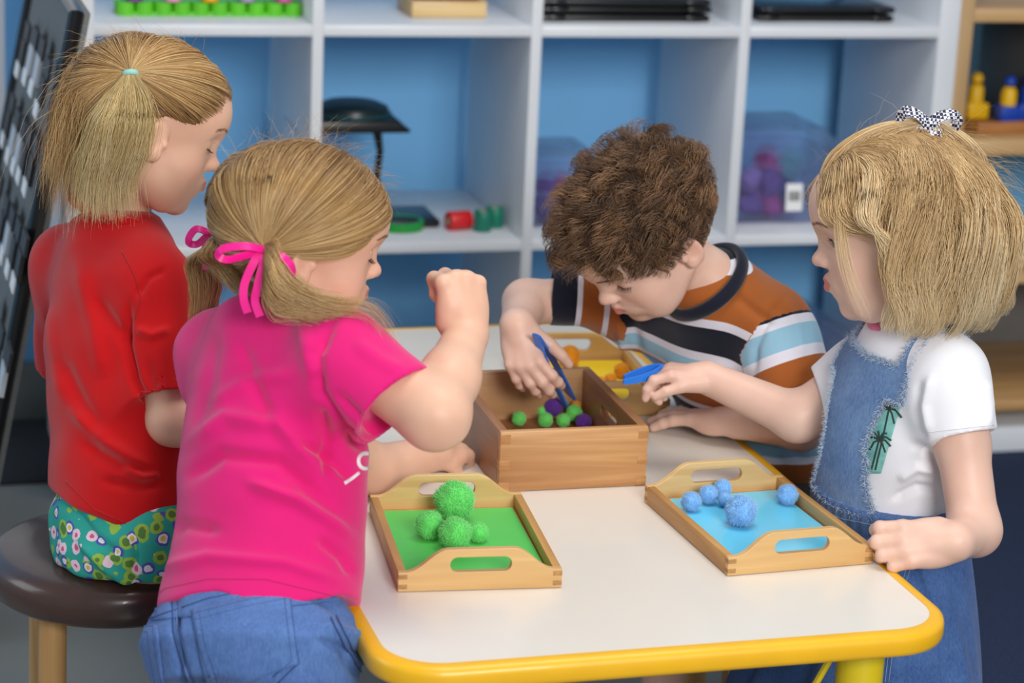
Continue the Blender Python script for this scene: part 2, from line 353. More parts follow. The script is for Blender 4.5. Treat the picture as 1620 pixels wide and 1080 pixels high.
def clipstrip(px, py, ln, wmm, dark):
    global kk
    # find board point under this photo position
    d = cf+cr*(px-810)/F-cu*(py-540)/F; n_ = np.array([1, 0, -.195]); P0 = TOPN+bw
    t = ((P0-CAM)@n_)/(d@n_); X = CAM+d*t; s = X[1]-P0[1]; tt = (X[2]-P0[2])
    e = empty('hanging_strip', tuple(X)); X0 = X
    def q(ds, dt, off): return bpt(s+ds, tt+dt, off)+bw-X0
    def plate(nm, s0, s1, t0, t1, o0, o1, m):
        bm = bmesh.new(); a = [bm.verts.new(q(*v)) for v in ((s0, t0, o0), (s1, t0, o0), (s1, t1, o0), (s0, t1, o0), (s0, t0, o1), (s1, t0, o1), (s1, t1, o1), (s0, t1, o1))]
        for fc in ((3, 2, 1, 0), (4, 5, 6, 7), (0, 1, 5, 4), (1, 2, 6, 5), (2, 3, 7, 6), (3, 0, 4, 7)): bm.faces.new([a[i] for i in fc])
        frombm(nm, bm, m, e)
    plate('pocket', -wmm*.7, wmm*.7, -.005, .022, .0125, .017, M_strip2); plate('strip', -wmm/2, wmm/2, -ln*.72, -.004, .013, .019, M_strip2 if dark else M_strip)
    plate('tag', -wmm*.5, wmm*.5, -ln, -ln*.66, .0195, .0215, M_tag); kk += 1
    return e
rowsB = [('top', [(57, 62, 1), (70, 72, 0), (81, 88, 0), (90, 120, 1)], .062), ('second', [(33, 175, 1), (42, 200, 0), (52, 215, 0), (61, 228, 1), (72, 245, 1)], .06),
 ('third', [(14, 300, 1), (24, 335, 1), (34, 355, 0), (44, 375, 1), (54, 395, 1)], .06), ('bottom', [(6, 500, 0), (17, 540, 1), (28, 575, 0)], .06)]
for nm, L, ln in rowsB:
    for i, (a, b, dk) in enumerate(L):
        pos = ('first', 'second', 'third', 'fourth', 'fifth')[i]
        tag(clipstrip(a, b, ln, .052, dk), f'{"dark" if dk else "pale"} tagged strip, {pos} from left in {nm} row of the display board', 'tag strip', 'tagged strips on the display board')
# ---------------------------------------------------------------- table
TR = .0147; TZ = .46
tb = empty('table', (0, 0, 0), TR); tag(tb, 'low children\'s table with a cream laminate top and rounded yellow edge', 'table')
X0, X1, Y0, Y1 = -.2742-.011, .3174+.011, -1.7496-.014, -.5663
bm = bmesh.new(); outline(bm, rrect(X0+.006, X1-.006, Y0+.006, Y1-.006, .062, 14), TZ-.020, TZ, plane='xy'); 
frombm('tabletop', bm, mat('cream_laminate', (232, 226, 216), .3, noise=.015, scale=3, coat=.15), tb)
bm = bmesh.new(); pth = rrect(X0+.004, X1-.004, Y0+.004, Y1-.004, .064, 14); sec = [(-.005, -.026), (.004, -.026), (.0075, -.0235), (.009, -.019), (.009, -.008), (.0075, -.003), (.004, -.0002), (0, .0006), (-.005, .0006)]
n = len(pth); rings = []
for i, (x, y) in enumerate(pth):
    a = np.array(pth[(i+1) % n])-np.array(pth[i-1]); a /= np.linalg.norm(a); nx, ny = a[1], -a[0]
    rings.append([bm.verts.new((x+nx*s*1.15, y+ny*s*1.15, TZ+z)) for s, z in sec])
for i in range(n):
    A, B = rings[i], rings[(i+1) % n]
    for j in range(len(sec)): bm.faces.new([A[j], B[j], B[(j+1) % len(sec)], A[(j+1) % len(sec)]])
frombm('edge_trim', bm, mat('yellow_edging', (240, 182, 18), .42, noise=.04, coat=.2), tb, 60)
M_leg = mat('yellow_metal', (222, 196, 22), .35, coat=.3)
for lx, ly in ((X0+.075, Y0+.075), (X1-.075, Y0+.075), (X0+.075, Y1-.075), (X1-.075, Y1-.075)):
    bm = bmesh.new(); lathe(bm, [(.0255, .012), (.0255, TZ-.02)], (lx, ly, 0), 32); lg = frombm('leg', bm, M_leg, tb)
    bm = bmesh.new(); lathe(bm, [(.022, 0), (.0275, .002), (.0275, .02), (.0256, .022)], (lx, ly, 0), 32); frombm('foot_cap', bm, M_blk, lg)
bm = bmesh.new()
for a, b in (((X0+.075, Y0+.06), (X1-.075, Y0+.06)), ((X0+.06, Y0+.075), (X0+.06, Y1-.075)), ((X1-.06, Y0+.075), (X1-.06, Y1-.075)), ((X0+.075, Y1-.06), (X1-.075, Y1-.06))): tube(bm, [(a[0], a[1], TZ-.032), (b[0], b[1], TZ-.032)], .009, 10)
frombm('under_frame', bm, M_leg, tb)
bm = bmesh.new(); tube(bm, [(X1-.10, Y0+.07, TZ-.03), (X1-.125, Y0+.10, TZ-.12), (X1-.09, Y0+.16, TZ-.30)], .004, 8); frombm('brace', bm, M_leg, tb)
# ---------------------------------------------------------------- trays
M_bam = wood('bamboo_tray', (232, 196, 136), (204, 158, 98), 0, 1.0); M_bamy = wood('bamboo_tray_side', (208, 160, 92), (172, 120, 62), 1, 1.0)
M_end = mat('end_grain', (176, 130, 78), .6, noise=.2, scale=300)
def handle(w, h0, h1):
    pts = [(-w/2, 0), (w/2, 0), (w/2, h0)]
    n = 12; a0, a1 = w*.30*1.0, w*.155
    xs = np.linspace(.45*w, .20*w, n)
    for i, x in enumerate(xs):
        t = i/(n-1); s = t*t*(3-2*t); pts.append((x, h0+(h1-h0)*s))
    for i, x in enumerate(xs[::-1]):
        t = 1-i/(n-1); s = t*t*(3-2*t); pts.append((-x, h0+(h1-h0)*s))
    pts.append((-w/2, h0)); return pts
def tray(name, loc, rz, label, paper, plabel, w=.176, d=.243):
    e = empty(name, loc, rz); h0, h1 = .0215, .046; th = .0075
    for sy in (-1, 1):
        bm = bmesh.new(); y = sy*(d/2-th/2); hole = rrect(-.033, .033, h0-.001, h0+.0155, .008, 6)
        outline(bm, handle(w, h0, h1), y-th/2, y+th/2, [hole[::-1]]); 
        bmesh.ops.remove_doubles(bm, verts=bm.verts, dist=1e-6)
        hp = frombm('handle_end', bm, M_bam, e, 35); md = hp.modifiers.new('b', 'BEVEL'); md.width = .0011; md.segments = 2; md.limit_method = 'ANGLE'; md.angle_limit = .9
    for sx in (-1, 1):
        bm = bmesh.new(); bbox(bm, (sx*(w/2-.0045), 0, h0/2-.0002), (.009, d-2*th-.0004, h0), .0008); frombm('side_rail', bm, M_bamy, e)
        for sy in (-1, 1):
            for z in (.0055, .0165): bm = bmesh.new(); bbox(bm, (sx*(w/2-.0048), sy*(d/2-.0035), z), (.0098, .0078, .0052), .0003); frombm('finger_joint', bm, M_end, e)
    bm = bmesh.new(); bbox(bm, (0, 0, .004), (w-.019, d-.016, .004), 0); frombm('base_board', bm, M_bamy, e)
    tag(e, label, 'tray')
    pw, pd = w-.024, d-.036
    bm = bmesh.new(); bmesh.ops.create_grid(bm, x_segments=12, y_segments=14, size=.5)
    for v in bm.verts: v.co = Vector((v.co.x*pw, v.co.y*pd, .0004*math.sin(v.co.x*7)+.0012*max(0, abs(v.co.y*2)-.75)*(1 if v.co.x > 0 else .4)))
    r_ = bmesh.ops.extrude_face_region(bm, geom=bm.faces[:]); 
    for v in r_['geom']:
        if isinstance(v, bmesh.types.BMVert): v.co.z += .0006
    o = frombm('paper_sheet', bm, paper, None); R = Matrix.Rotation(rz, 4, 'Z'); o.matrix_world = Matrix.Translation(Vector(loc)) @ R @ Matrix.Translation((.001, .002, .0068)) @ Matrix.Rotation(.012, 4, 'Z')
    tag(o, plabel, 'paper'); return e
def trloc(pfl, pfr, pbl, w=.176, d=.243):
    a, b = uz(*pfl, TZ)[:2], uz(*pfr, TZ)[:2]; ang = math.atan2(b[1]-a[1], b[0]-a[0]); m_ = (a+b)/2
    c = uz(*pbl, TZ)[:2]-a; ang2 = math.atan2(c[1], c[0])-math.pi/2; an = (ang+ang2)/2
    return (m_[0]-math.sin(an)*d/2, m_[1]+math.cos(an)*d/2, TZ+.0006), an
L1, A1 = trloc((629, 936.7), (888.4, 930), (583, 811)); L2, A2 = trloc((1152.4, 911.8), (1378, 891.8), (1019.4, 791.5))
def paper(nm, c, ro=.55): return mat(nm, c, ro, noise=.02)
tray('serving_tray', L1, A1, 'bamboo handled tray with green paper and green pompoms, nearest the girl in pink', paper('green_paper', (88, 202, 92), .5), 'green paper sheet lining the front left tray')
tray('serving_tray', L2, A2, 'bamboo handled tray with blue paper and pale blue pompoms, beside the girl in overalls', paper('blue_paper', (112, 214, 248), .16), 'glossy sky blue sheet lining the front right tray')
L3 = (.207, -.893, TZ+.0006); A3 = math.radians(-4.5)
tray('serving_tray', L3, A3, 'bamboo handled tray with yellow paper and orange pompoms, behind the wooden box', paper('yellow_paper', (246, 205, 24), .5), 'bright yellow sheet lining the tray behind the wooden box')
# ---------------------------------------------------------------- wooden box
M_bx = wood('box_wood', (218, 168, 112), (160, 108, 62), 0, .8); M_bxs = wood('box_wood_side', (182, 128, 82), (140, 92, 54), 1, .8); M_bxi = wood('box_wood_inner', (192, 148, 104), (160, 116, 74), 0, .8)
bw_, bd_, bh_ = .183, .252, .0745
a, b = uz(789.5, 778.8, TZ), uz(1019.4, 768.6, TZ); ban = math.atan2(b[1]-a[1], b[0]-a[0])*.5+.0; m_ = (a+b)/2
bxl = (m_[0]-math.sin(ban)*bd_/2, m_[1]+math.cos(ban)*bd_/2, TZ+.0006)
bx = empty('wooden_box', bxl, ban); tag(bx, 'open brown wooden box holding green and purple pompoms in the middle of the table', 'box')
th = .0105
for sy in (-1, 1):
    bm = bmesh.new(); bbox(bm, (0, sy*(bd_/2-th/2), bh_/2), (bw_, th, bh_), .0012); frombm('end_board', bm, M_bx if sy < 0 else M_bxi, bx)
for sx in (-1, 1):
    bm = bmesh.new(); hole = [(y, z) for y, z in rrect(-.035, .035, .038, .053, .007, 6)]
    outline(bm, [(-(bd_/2-th), 0), ((bd_/2-th), 0), ((bd_/2-th), bh_-.0005), (-(bd_/2-th), bh_-.0005)], sx*(bw_/2)-(th if sx > 0 else 0), sx*(bw_/2)+(th if sx < 0 else 0), [hole[::-1]] if sx > 0 else [], plane='yz')
    frombm('side_board', bm, M_bxs, bx, 35)
for sx in (-1, 1):
    for z in (.006, .0335, .0655): bm = bmesh.new(); bbox(bm, (sx*(bw_/2-.006), -bd_/2+.0048, z), (.0128, .0104, .0115), .0003); frombm('box_joint', bm, wood('joint_wood', (206, 152, 96), (166, 112, 62), 0, 2), bx)
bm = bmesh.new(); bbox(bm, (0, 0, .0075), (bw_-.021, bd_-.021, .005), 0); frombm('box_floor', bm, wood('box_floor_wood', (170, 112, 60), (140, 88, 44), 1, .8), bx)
# ---------------------------------------------------------------- pompoms
def fuzzmat(nm, c, c2):
    if nm in MC: return MC[nm]
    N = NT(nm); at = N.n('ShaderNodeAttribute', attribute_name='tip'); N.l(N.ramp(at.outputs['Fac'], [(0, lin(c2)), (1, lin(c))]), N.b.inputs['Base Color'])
    N.b.inputs['Roughness'].default_value = .8; N.b.inputs['Sheen Weight'].default_value = .35; N.b.inputs['Specular IOR Level'].default_value = .2
    MC[nm] = N.m; return N.m
def pompom(c, R, colr, col2, label, group, seed, nf=2600):
    rg = np.random.RandomState(seed); u = rg.normal(size=(nf, 3)); u /= np.linalg.norm(u, axis=1)[:, None]
    # core
    bm = bmesh.new(); bmesh.ops.create_icosphere(bm, subdivisions=4, radius=1); V0 = np.array([v.co[:] for v in bm.verts]); F0 = np.array([[v.index for v in f_.verts] for f_ in bm.faces]); bm.free()
    ph = rg.rand(6)*6.28
    def lump(U): return 1+.035*np.sin(U[:, 0]*4+ph[0])*np.sin(U[:, 1]*5+ph[1])+.03*np.sin(U[:, 2]*6+ph[2]+U[:, 0]*3)+.02*np.sin(U[:, 1]*11+ph[3])*np.sin(U[:, 2]*9+ph[4])
    V0n = V0*(R*.90*(lump(V0)+.012*rg.normal(size=len(V0))))[:, None]
    L = R*(.99+.07*rg.rand(nf))*lump(u); t = np.cross(u, rg.normal(size=(nf, 3))); t /= np.linalg.norm(t, axis=1)[:, None]; s = np.cross(u, t)
    wv = R*.011+.00008; bend = rg.normal(size=(nf, 3))*R*.055
    b0 = u*(R*.84); mid = u*(L*.95)[:, None]+bend*.4; tip = u*L[:, None]+bend
    V = np.concatenate([b0+t*wv, b0-t*wv*.5+s*wv*.87, b0-t*wv*.5-s*wv*.87, mid+t*wv*.8, mid-t*wv*.4+s*wv*.7, mid-t*wv*.4-s*wv*.7, tip])
    i = np.arange(nf); n = nf; tr_ = []
    for a_, b_ in ((0, 1), (1, 2), (2, 0)):
        tr_ += [np.stack([i+a_*n, i+b_*n, i+(3+b_)*n], 1), np.stack([i+a_*n, i+(3+b_)*n, i+(3+a_)*n], 1), np.stack([i+(3+a_)*n, i+(3+b_)*n, i+6*n], 1)]
    Q = np.concatenate([F0]+[q+len(V0) for q in tr_]); VV = np.concatenate([V0n, V])
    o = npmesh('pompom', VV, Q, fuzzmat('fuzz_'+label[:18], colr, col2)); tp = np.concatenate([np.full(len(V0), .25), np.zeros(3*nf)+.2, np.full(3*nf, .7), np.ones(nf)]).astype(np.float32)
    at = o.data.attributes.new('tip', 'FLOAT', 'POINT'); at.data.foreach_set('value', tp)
    o.location = c; tag(o, label, 'pompom', group); return o
def onz(px, py, base, R):   # sphere centre seen at px,py resting on base
    p = uz(px, py, base+R*.97); return (p[0], p[1], p[2])
G1 = ((142, 244, 142), (92, 218, 98)); zt1 = TZ+.0082
def pp(px, py, base, R, cc, label, group, seed): return pompom(onz(px, py, base, R), R, cc[0], cc[1], label, group, seed, int(2600*min(1, (R/.016)**1.2))+500)
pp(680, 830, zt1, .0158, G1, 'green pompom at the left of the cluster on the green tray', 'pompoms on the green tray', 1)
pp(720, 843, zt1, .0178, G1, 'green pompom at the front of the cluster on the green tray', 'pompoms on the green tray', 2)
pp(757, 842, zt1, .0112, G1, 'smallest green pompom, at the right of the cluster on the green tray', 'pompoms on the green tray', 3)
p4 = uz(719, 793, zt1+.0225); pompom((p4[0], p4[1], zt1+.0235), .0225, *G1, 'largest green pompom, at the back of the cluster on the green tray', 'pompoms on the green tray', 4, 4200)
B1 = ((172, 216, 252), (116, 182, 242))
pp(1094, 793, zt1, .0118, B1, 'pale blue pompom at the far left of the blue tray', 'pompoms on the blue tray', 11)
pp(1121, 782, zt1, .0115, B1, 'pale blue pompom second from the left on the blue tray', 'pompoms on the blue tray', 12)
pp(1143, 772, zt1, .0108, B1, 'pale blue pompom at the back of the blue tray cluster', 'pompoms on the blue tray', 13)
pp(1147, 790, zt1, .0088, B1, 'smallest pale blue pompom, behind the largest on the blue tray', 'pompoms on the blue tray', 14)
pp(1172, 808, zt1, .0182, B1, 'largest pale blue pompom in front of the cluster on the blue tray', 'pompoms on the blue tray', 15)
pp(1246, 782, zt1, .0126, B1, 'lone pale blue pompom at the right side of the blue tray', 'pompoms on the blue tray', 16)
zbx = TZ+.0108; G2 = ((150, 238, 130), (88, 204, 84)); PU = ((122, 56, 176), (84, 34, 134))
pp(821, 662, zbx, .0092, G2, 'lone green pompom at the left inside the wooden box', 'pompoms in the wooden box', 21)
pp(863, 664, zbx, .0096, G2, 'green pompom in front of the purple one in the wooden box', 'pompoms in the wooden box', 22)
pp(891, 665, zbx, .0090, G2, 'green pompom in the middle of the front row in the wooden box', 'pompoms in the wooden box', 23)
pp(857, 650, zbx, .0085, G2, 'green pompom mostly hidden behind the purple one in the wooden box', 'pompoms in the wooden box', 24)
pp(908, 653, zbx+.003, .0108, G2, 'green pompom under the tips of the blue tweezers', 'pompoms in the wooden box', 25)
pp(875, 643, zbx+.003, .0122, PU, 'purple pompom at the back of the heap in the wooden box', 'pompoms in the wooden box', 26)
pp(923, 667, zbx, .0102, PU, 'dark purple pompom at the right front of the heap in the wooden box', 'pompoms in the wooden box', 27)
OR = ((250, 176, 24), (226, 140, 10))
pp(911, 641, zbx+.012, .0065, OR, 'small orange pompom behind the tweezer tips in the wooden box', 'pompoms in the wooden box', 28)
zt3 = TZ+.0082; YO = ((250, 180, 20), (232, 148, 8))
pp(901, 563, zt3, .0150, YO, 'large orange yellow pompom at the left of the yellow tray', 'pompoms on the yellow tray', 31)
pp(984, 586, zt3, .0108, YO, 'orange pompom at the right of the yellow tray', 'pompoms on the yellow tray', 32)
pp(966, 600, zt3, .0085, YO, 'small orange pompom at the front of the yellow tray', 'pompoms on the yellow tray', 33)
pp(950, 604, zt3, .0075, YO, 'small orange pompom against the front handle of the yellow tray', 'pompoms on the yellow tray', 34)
# ---------------------------------------------------------------- stool
st = empty('stool', (-.452, -1.15, 0)); tag(st, 'round brown padded stool with pale wooden legs under the girl in red', 'stool')
SZ = .372; bm = bmesh.new()
lathe(bm, [(.10, SZ-.050), (.146, SZ-.050), (.153, SZ-.044), (.1555, SZ-.033), (.1545, SZ-.018), (.148, SZ-.007), (.135, SZ-.0015), (.10, SZ+.001), (.04, SZ+.0015)], n=64); frombm('padded_seat', bm, mat('brown_vinyl', (66, 46, 40), .28, noise=.08, scale=40, coat=.2), st, 60)
M_lw = wood('leg_wood', (206, 164, 106), (178, 132, 78), 2, 1)
for x, y in ((-.083, -.07), (.083, -.07), (-.083, .07), (.083, .07)):
    bm = bmesh.new(); tube(bm, [(x, y, SZ-.05), (x*1.05, y*1.05, .003)], .0165, 20); frombm('leg', bm, M_lw, st)
bm = bmesh.new(); 
for sy in (-1, 1): bbox(bm, (0, .07*sy, SZ-.061), (.15, .014, .022), .001)
for sx in (-1, 1): bbox(bm, (.083*sx, 0, SZ-.061), (.014, .126, .022), .001)
frombm('apron', bm, M_pine, st)
# ---------------------------------------------------------------- implicit surfaces for bodies and clothes
def A3(v): return np.asarray(v, np.float64)
class Field:
    """ordered list of shapes joined with soft unions / cuts, meshed with surface nets"""
    def __init__(s): s.p = []
    def add(s, fn, c, R, k=.012, op=1): s.p.append((fn, A3(c), R, k, op)); return s
    def cap(s, a, b, ra, rb=None, k=.012, op=1):
        a, b = A3(a), A3(b); rb = ra if rb is None else rb; ab = b-a; L2 = max(ab@ab, 1e-12)
        def fn(P):
            q = P-a; t = np.clip(q@ab/L2, 0, 1); return np.sqrt(((q-t[:, None]*ab)**2).sum(1))-(ra+(rb-ra)*t)
        return s.add(fn, (a+b)/2, math.sqrt(L2)/2+max(ra, rb), k, op)
    def chain(s, pts, rs, k=.012, op=1):
        for i in range(len(pts)-1): s.cap(pts[i], pts[i+1], rs[i], rs[i+1], k, op)
        return s
    def ell(s, c, r, M=None, k=.012, op=1):
        c = A3(c); r = A3(r); M = np.eye(3) if M is None else np.asarray(M)
        def fn(P):
            q = (P-c)@M; a = np.sqrt(((q/r)**2).sum(1)); b = np.sqrt(((q/(r*r))**2).sum(1)); return a*(a-1)/np.maximum(b, 1e-9)
        return s.add(fn, c, max(r), k, op)
    def box(s, c, h, M=None, rad=.002, k=.004, op=1):
        c = A3(c); h = A3(h)-rad; M = np.eye(3) if M is None else np.asarray(M)
        def fn(P):
            q = np.abs((P-c)@M)-h; return np.sqrt((np.maximum(q, 0)**2).sum(1))+np.minimum(q.max(1), 0)-rad
        return s.add(fn, c, float(np.linalg.norm(h+rad)), k, op)
    def loft(s, a, b, X, st, k=.012, op=1, pw=2.0):
        """elliptic loft along a->b; X = width direction; st rows: t, half width, half depth, shift along X, shift along Y"""
        a, b = A3(a), A3(b); Z = b-a; L = np.linalg.norm(Z); Z = Z/L; X = A3(X); X = X-Z*(X@Z); X /= np.linalg.norm(X); Y = np.cross(Z, X); st = np.array(st, float)
        tt = np.linspace(st[0, 0], st[-1, 0], 60); sm = [np.interp(tt, st[:, 0], st[:, i]) for i in range(1, 5)]
        ker = np.array([1, 2, 3, 2, 1.])/9
        sm = [np.convolve(np.pad(v, 2, 'edge'), ker, 'valid') for v in sm]
        def fn(P):
            q = P-a; t = q@Z/L; u = q@X; v = q@Y; tc = np.clip(t, tt[0], tt[-1])
            w_, d_, ox, oy = [np.interp(tc, tt, m) for m in sm]
            u = np.abs(u-ox)/w_; v = np.abs(v-oy)/d_; rr = (u**pw+v**pw)**(1/pw); rd = (rr-1)*np.minimum(w_, d_)*np.where(rr > 1e-6, 1, 1)
            e = np.abs(t-tc)*L; return np.where(e > 0, np.sqrt(np.maximum(rd, 0)**2+e*e)+np.minimum(rd, 0)*0, rd)
        R = L*max(abs(st[:, 0]-.5).max(), .5)+max(st[:, 1].max(), st[:, 2].max())+np.abs(st[:, 3:]).max()
        return s.add(fn, (a+b)/2, R, k, op)
    def sleeve(s, a, b, ra, rb, wall=.006, k=.02):
        a, b = A3(a), A3(b); ab = b-a; L = np.linalg.norm(ab); Z = ab/L
        def fn(P):
            q = P-a; z = q@Z; t = np.clip(z/L, 0, 1.2); rad = np.sqrt(np.maximum((q*q).sum(1)-z*z, 0)); d = np.where(z < 0, np.sqrt((q*q).sum(1))-ra, rad-(ra+(rb-ra)*t))
            d = np.maximum(d, z-L); inn = np.maximum(rad-(ra+(rb-ra)*t-wall), (L-.03)-z); return np.maximum(d, -inn)
        return s.add(fn, (a+b)/2, L/2+max(ra, rb), k)
    def plane(s, p, n, c, R, k=.003):   # cut away the side n points to, within a ball
        p = A3(p); n = A3(n)/np.linalg.norm(n); c = A3(c)
        def fn(P): return np.maximum(-((P-p)@n), np.sqrt(((P-c)**2).sum(1))-R)
        return s.add(fn, c, R, k, -1)
    def eval(s, P, c=None, rad=0):
        d = np.full(len(P), .5)
        for fn, pc, R, k, op in s.p:
            if c is not None and np.linalg.norm(c-pc)-R-rad > k+.004: continue
            e = fn(P)
            if op > 0: h = np.maximum(k-np.abs(d-e), 0)/k; d = np.minimum(d, e)-h*h*k*.25
            else: e = -e; h = np.maximum(k-np.abs(d-e), 0)/k; d = np.maximum(d, e)+h*h*k*.25
        return d
    def mesh(s, h=.003, disp=None, iso=0., B=12, pad=.012):
        lo = np.min([c-R for f_, c, R, k, op in s.p if op > 0], 0)-pad; hi = np.max([c+R for f_, c, R, k, op in s.p if op > 0], 0)+pad
        nb = np.ceil((hi-lo)/(B*h)).astype(int); N = nb*B
        ctr = np.stack(np.meshgrid(*[np.arange(n_) for n_ in nb], indexing='ij'), -1).reshape(-1, 3)
        pc = lo+(ctr+.5)*B*h-h/2; dc = s.eval(pc)-iso; D = np.empty(N, np.float32); rad = B*h*.87
        DV = D.reshape(nb[0], B, nb[1], B, nb[2], B)
        DV[:] = dc.reshape(nb)[:, None, :, None, :, None]
        loc = np.stack(np.meshgrid(*[np.arange(B)]*3, indexing='ij'), -1).reshape(-1, 3)*h
        for (i, j, k_), d0 in zip(ctr, dc):
            if abs(d0) > rad*1.25+.004: continue
            o = lo+np.array([i, j, k_])*B*h; P = loc+o
            DV[i, :, j, :, k_, :] = (s.eval(P, o+B*h/2, rad)-iso).reshape(B, B, B)
        if disp is not None:
            m = np.abs(D) < .012; idx = np.argwhere(m); D[m] += disp(lo+idx*h).astype(np.float32)
        S = D < 0; sub = [S[a:N[0]-1+a, b:N[1]-1+b, c:N[2]-1+c] for a in (0, 1) for b in (0, 1) for c in (0, 1)]
        al = sub[0].copy(); an = sub[0].copy()
        for q in sub[1:]: al &= q; an |= q
        act = an & ~al; I = np.argwhere(act); vid = np.full(act.shape, -1, np.int32); vid[act] = np.arange(len(I))
        cor = np.array([(a, b, c) for a in (0, 1) for b in (0, 1) for c in (0, 1)])
        cv = np.stack([D[I[:, 0]+a, I[:, 1]+b, I[:, 2]+c] for a, b, c in cor], 1)
        acc = np.zeros((len(I), 3)); cnt = np.zeros(len(I))
        for x in range(8):
            for y in range(x+1, 8):
                if np.abs(cor[x]-cor[y]).sum() != 1: continue
                a, b = cv[:, x], cv[:, y]; m = (a < 0) != (b < 0); t = np.where(m, a/np.where(m, a-b, 1), 0)
                acc += np.where(m[:, None], cor[x]+t[:, None]*(cor[y]-cor[x]), 0); cnt += m
        V = lo+(I+acc/cnt[:, None])*h; Q = []
        for ax in range(3):
            sl = [slice(1, n_-1) for n_ in N]; s0 = list(sl); s1 = list(sl); s1[ax] = slice(2, n_ if (n_ := N[ax]) else 0)
            s0[ax] = slice(1, N[ax]-1)
            a = S[tuple(s0)]; b = S[tuple(s1)]; m = a != b; E = np.argwhere(m)+1; fl = a[m]
            u_, v_ = (ax+1) % 3, (ax+2) % 3; du = np.zeros(3, int); dv = np.zeros(3, int); du[u_] = 1; dv[v_] = 1
            q = np.stack([vid[tuple((E-w_).T)] for w_ in (du+dv, dv, 0*du, du)], 1)
            q[~fl] = q[~fl][:, ::-1]; Q.append(q)
        Q = np.concatenate(Q); Q = Q[(Q >= 0).all(1)]
        return V, Q
def keep_main(V, Q, minfrac=.02):
    """drop tiny loose islands"""
    par = np.arange(len(V))
    for _ in range(60):
        m = par[Q].min(1); new = par.copy()
        for k in range(4): np.minimum.at(new, Q[:, k], m)
        new = new[new]; new = new[new]
        if (new == par).all(): break
        par = new
    cnt = np.bincount(par, minlength=len(V)); ok = cnt[par] > minfrac*len(V); m = -np.ones(len(V), int); m[ok] = np.arange(ok.sum())
    return V[ok], m[Q[ok[Q].all(1)]]
def vnormals(V, Q):
    n = np.cross(V[Q[:, 2]]-V[Q[:, 0]], V[Q[:, 3]]-V[Q[:, 1]]); N = np.zeros_like(V)
    for k in range(4): np.add.at(N, Q[:, k], n)
    return N/(np.linalg.norm(N, axis=1)[:, None]+1e-12)
def relax(V, Q, it=1, f=.5):
    for _ in range(it):
        A = np.zeros_like(V); c = np.zeros(len(V))
        for k in range(4):
            a, b = Q[:, k], Q[:, (k+1) % 4]; np.add.at(A, a, V[b]); np.add.at(c, a, 1); np.add.at(A, b, V[a]); np.add.at(c, b, 1)
        V = V+(A/np.maximum(c, 1)[:, None]-V)*f
    return V
def strokes(V, Q, ST, side=1):
    """press or raise folds: polyline (photo positions), width px, height m; on surfaces facing the camera"""
    N = vnormals(V, Q); x, y = pr(V); tow = CAM-V; tow /= np.linalg.norm(tow, axis=1)[:, None]; fc = np.clip(((N*tow).sum(1)-.02)*4, 0, 1); dh = np.zeros(len(V))
    for pts, wd_, hh in ST:
        best = np.full(len(V), 1e9); tb_ = np.zeros(len(V)); L = len(pts)-1
        for i in range(L):
            a = np.array(pts[i], float); b = np.array(pts[i+1], float); ab = b-a; t = np.clip(((x-a[0])*ab[0]+(y-a[1])*ab[1])/(ab@ab), 0, 1)
            d = np.hypot(x-a[0]-t*ab[0], y-a[1]-t*ab[1]); m = d < best; best = np.where(m, d, best); tb_ = np.where(m, (i+t)/L, tb_)
        end = np.clip(np.minimum(tb_, 1-tb_)*5+.15, 0, 1)
        dh += 2.1*hh*np.exp(-(best/(wd_*.95))**2)*end*fc
    return V+N*dh[:, None]
def field_obj(name, Fd, m, parent, h=.003, disp=None, ST=None, rl=1, iso=0., main=True, minfrac=.02):
    V, Q = Fd.mesh(h, disp, iso)
    if main: V, Q = keep_main(V, Q, minfrac)
    V = relax(V, Q, rl)
    if ST: V = strokes(V, Q, ST); V = relax(V, Q, 1, .35)
    off = np.array(parent.location) if parent is not None else np.zeros(3)
    o = npmesh(name, V-off, Q, m, parent); return o, V, Q
def attr(o, nm, val):
    val = np.asarray(val, np.float32)
    if val.ndim == 1: o.data.attributes.new(nm, 'FLOAT', 'POINT').data.foreach_set('value', val)
    else:
        c = np.ones((len(val), 4), np.float32); c[:, :3] = val[:, :3]; o.data.attributes.new(nm, 'FLOAT_COLOR', 'POINT').data.foreach_set('color', c.ravel())
def unit(v): v = A3(v); return v/np.linalg.norm(v)
def headrot(yaw, pitch, roll):
    yaw, pitch, roll = [math.radians(a) for a in (yaw, pitch, roll)]
    fh = unit([cf[0], cf[1], 0]); rh = np.array([fh[1], -fh[0], 0]); Fw = np.cos(yaw)*rh+np.sin(yaw)*fh; U = np.array([0, 0, 1.]); X = np.cross(Fw, U)
    F2 = np.cos(pitch)*Fw-np.sin(pitch)*U; U2 = np.cos(pitch)*U+np.sin(pitch)*Fw
    return np.array([np.cos(roll)*X+np.sin(roll)*U2, F2, np.cos(roll)*U2-np.sin(roll)*X]).T
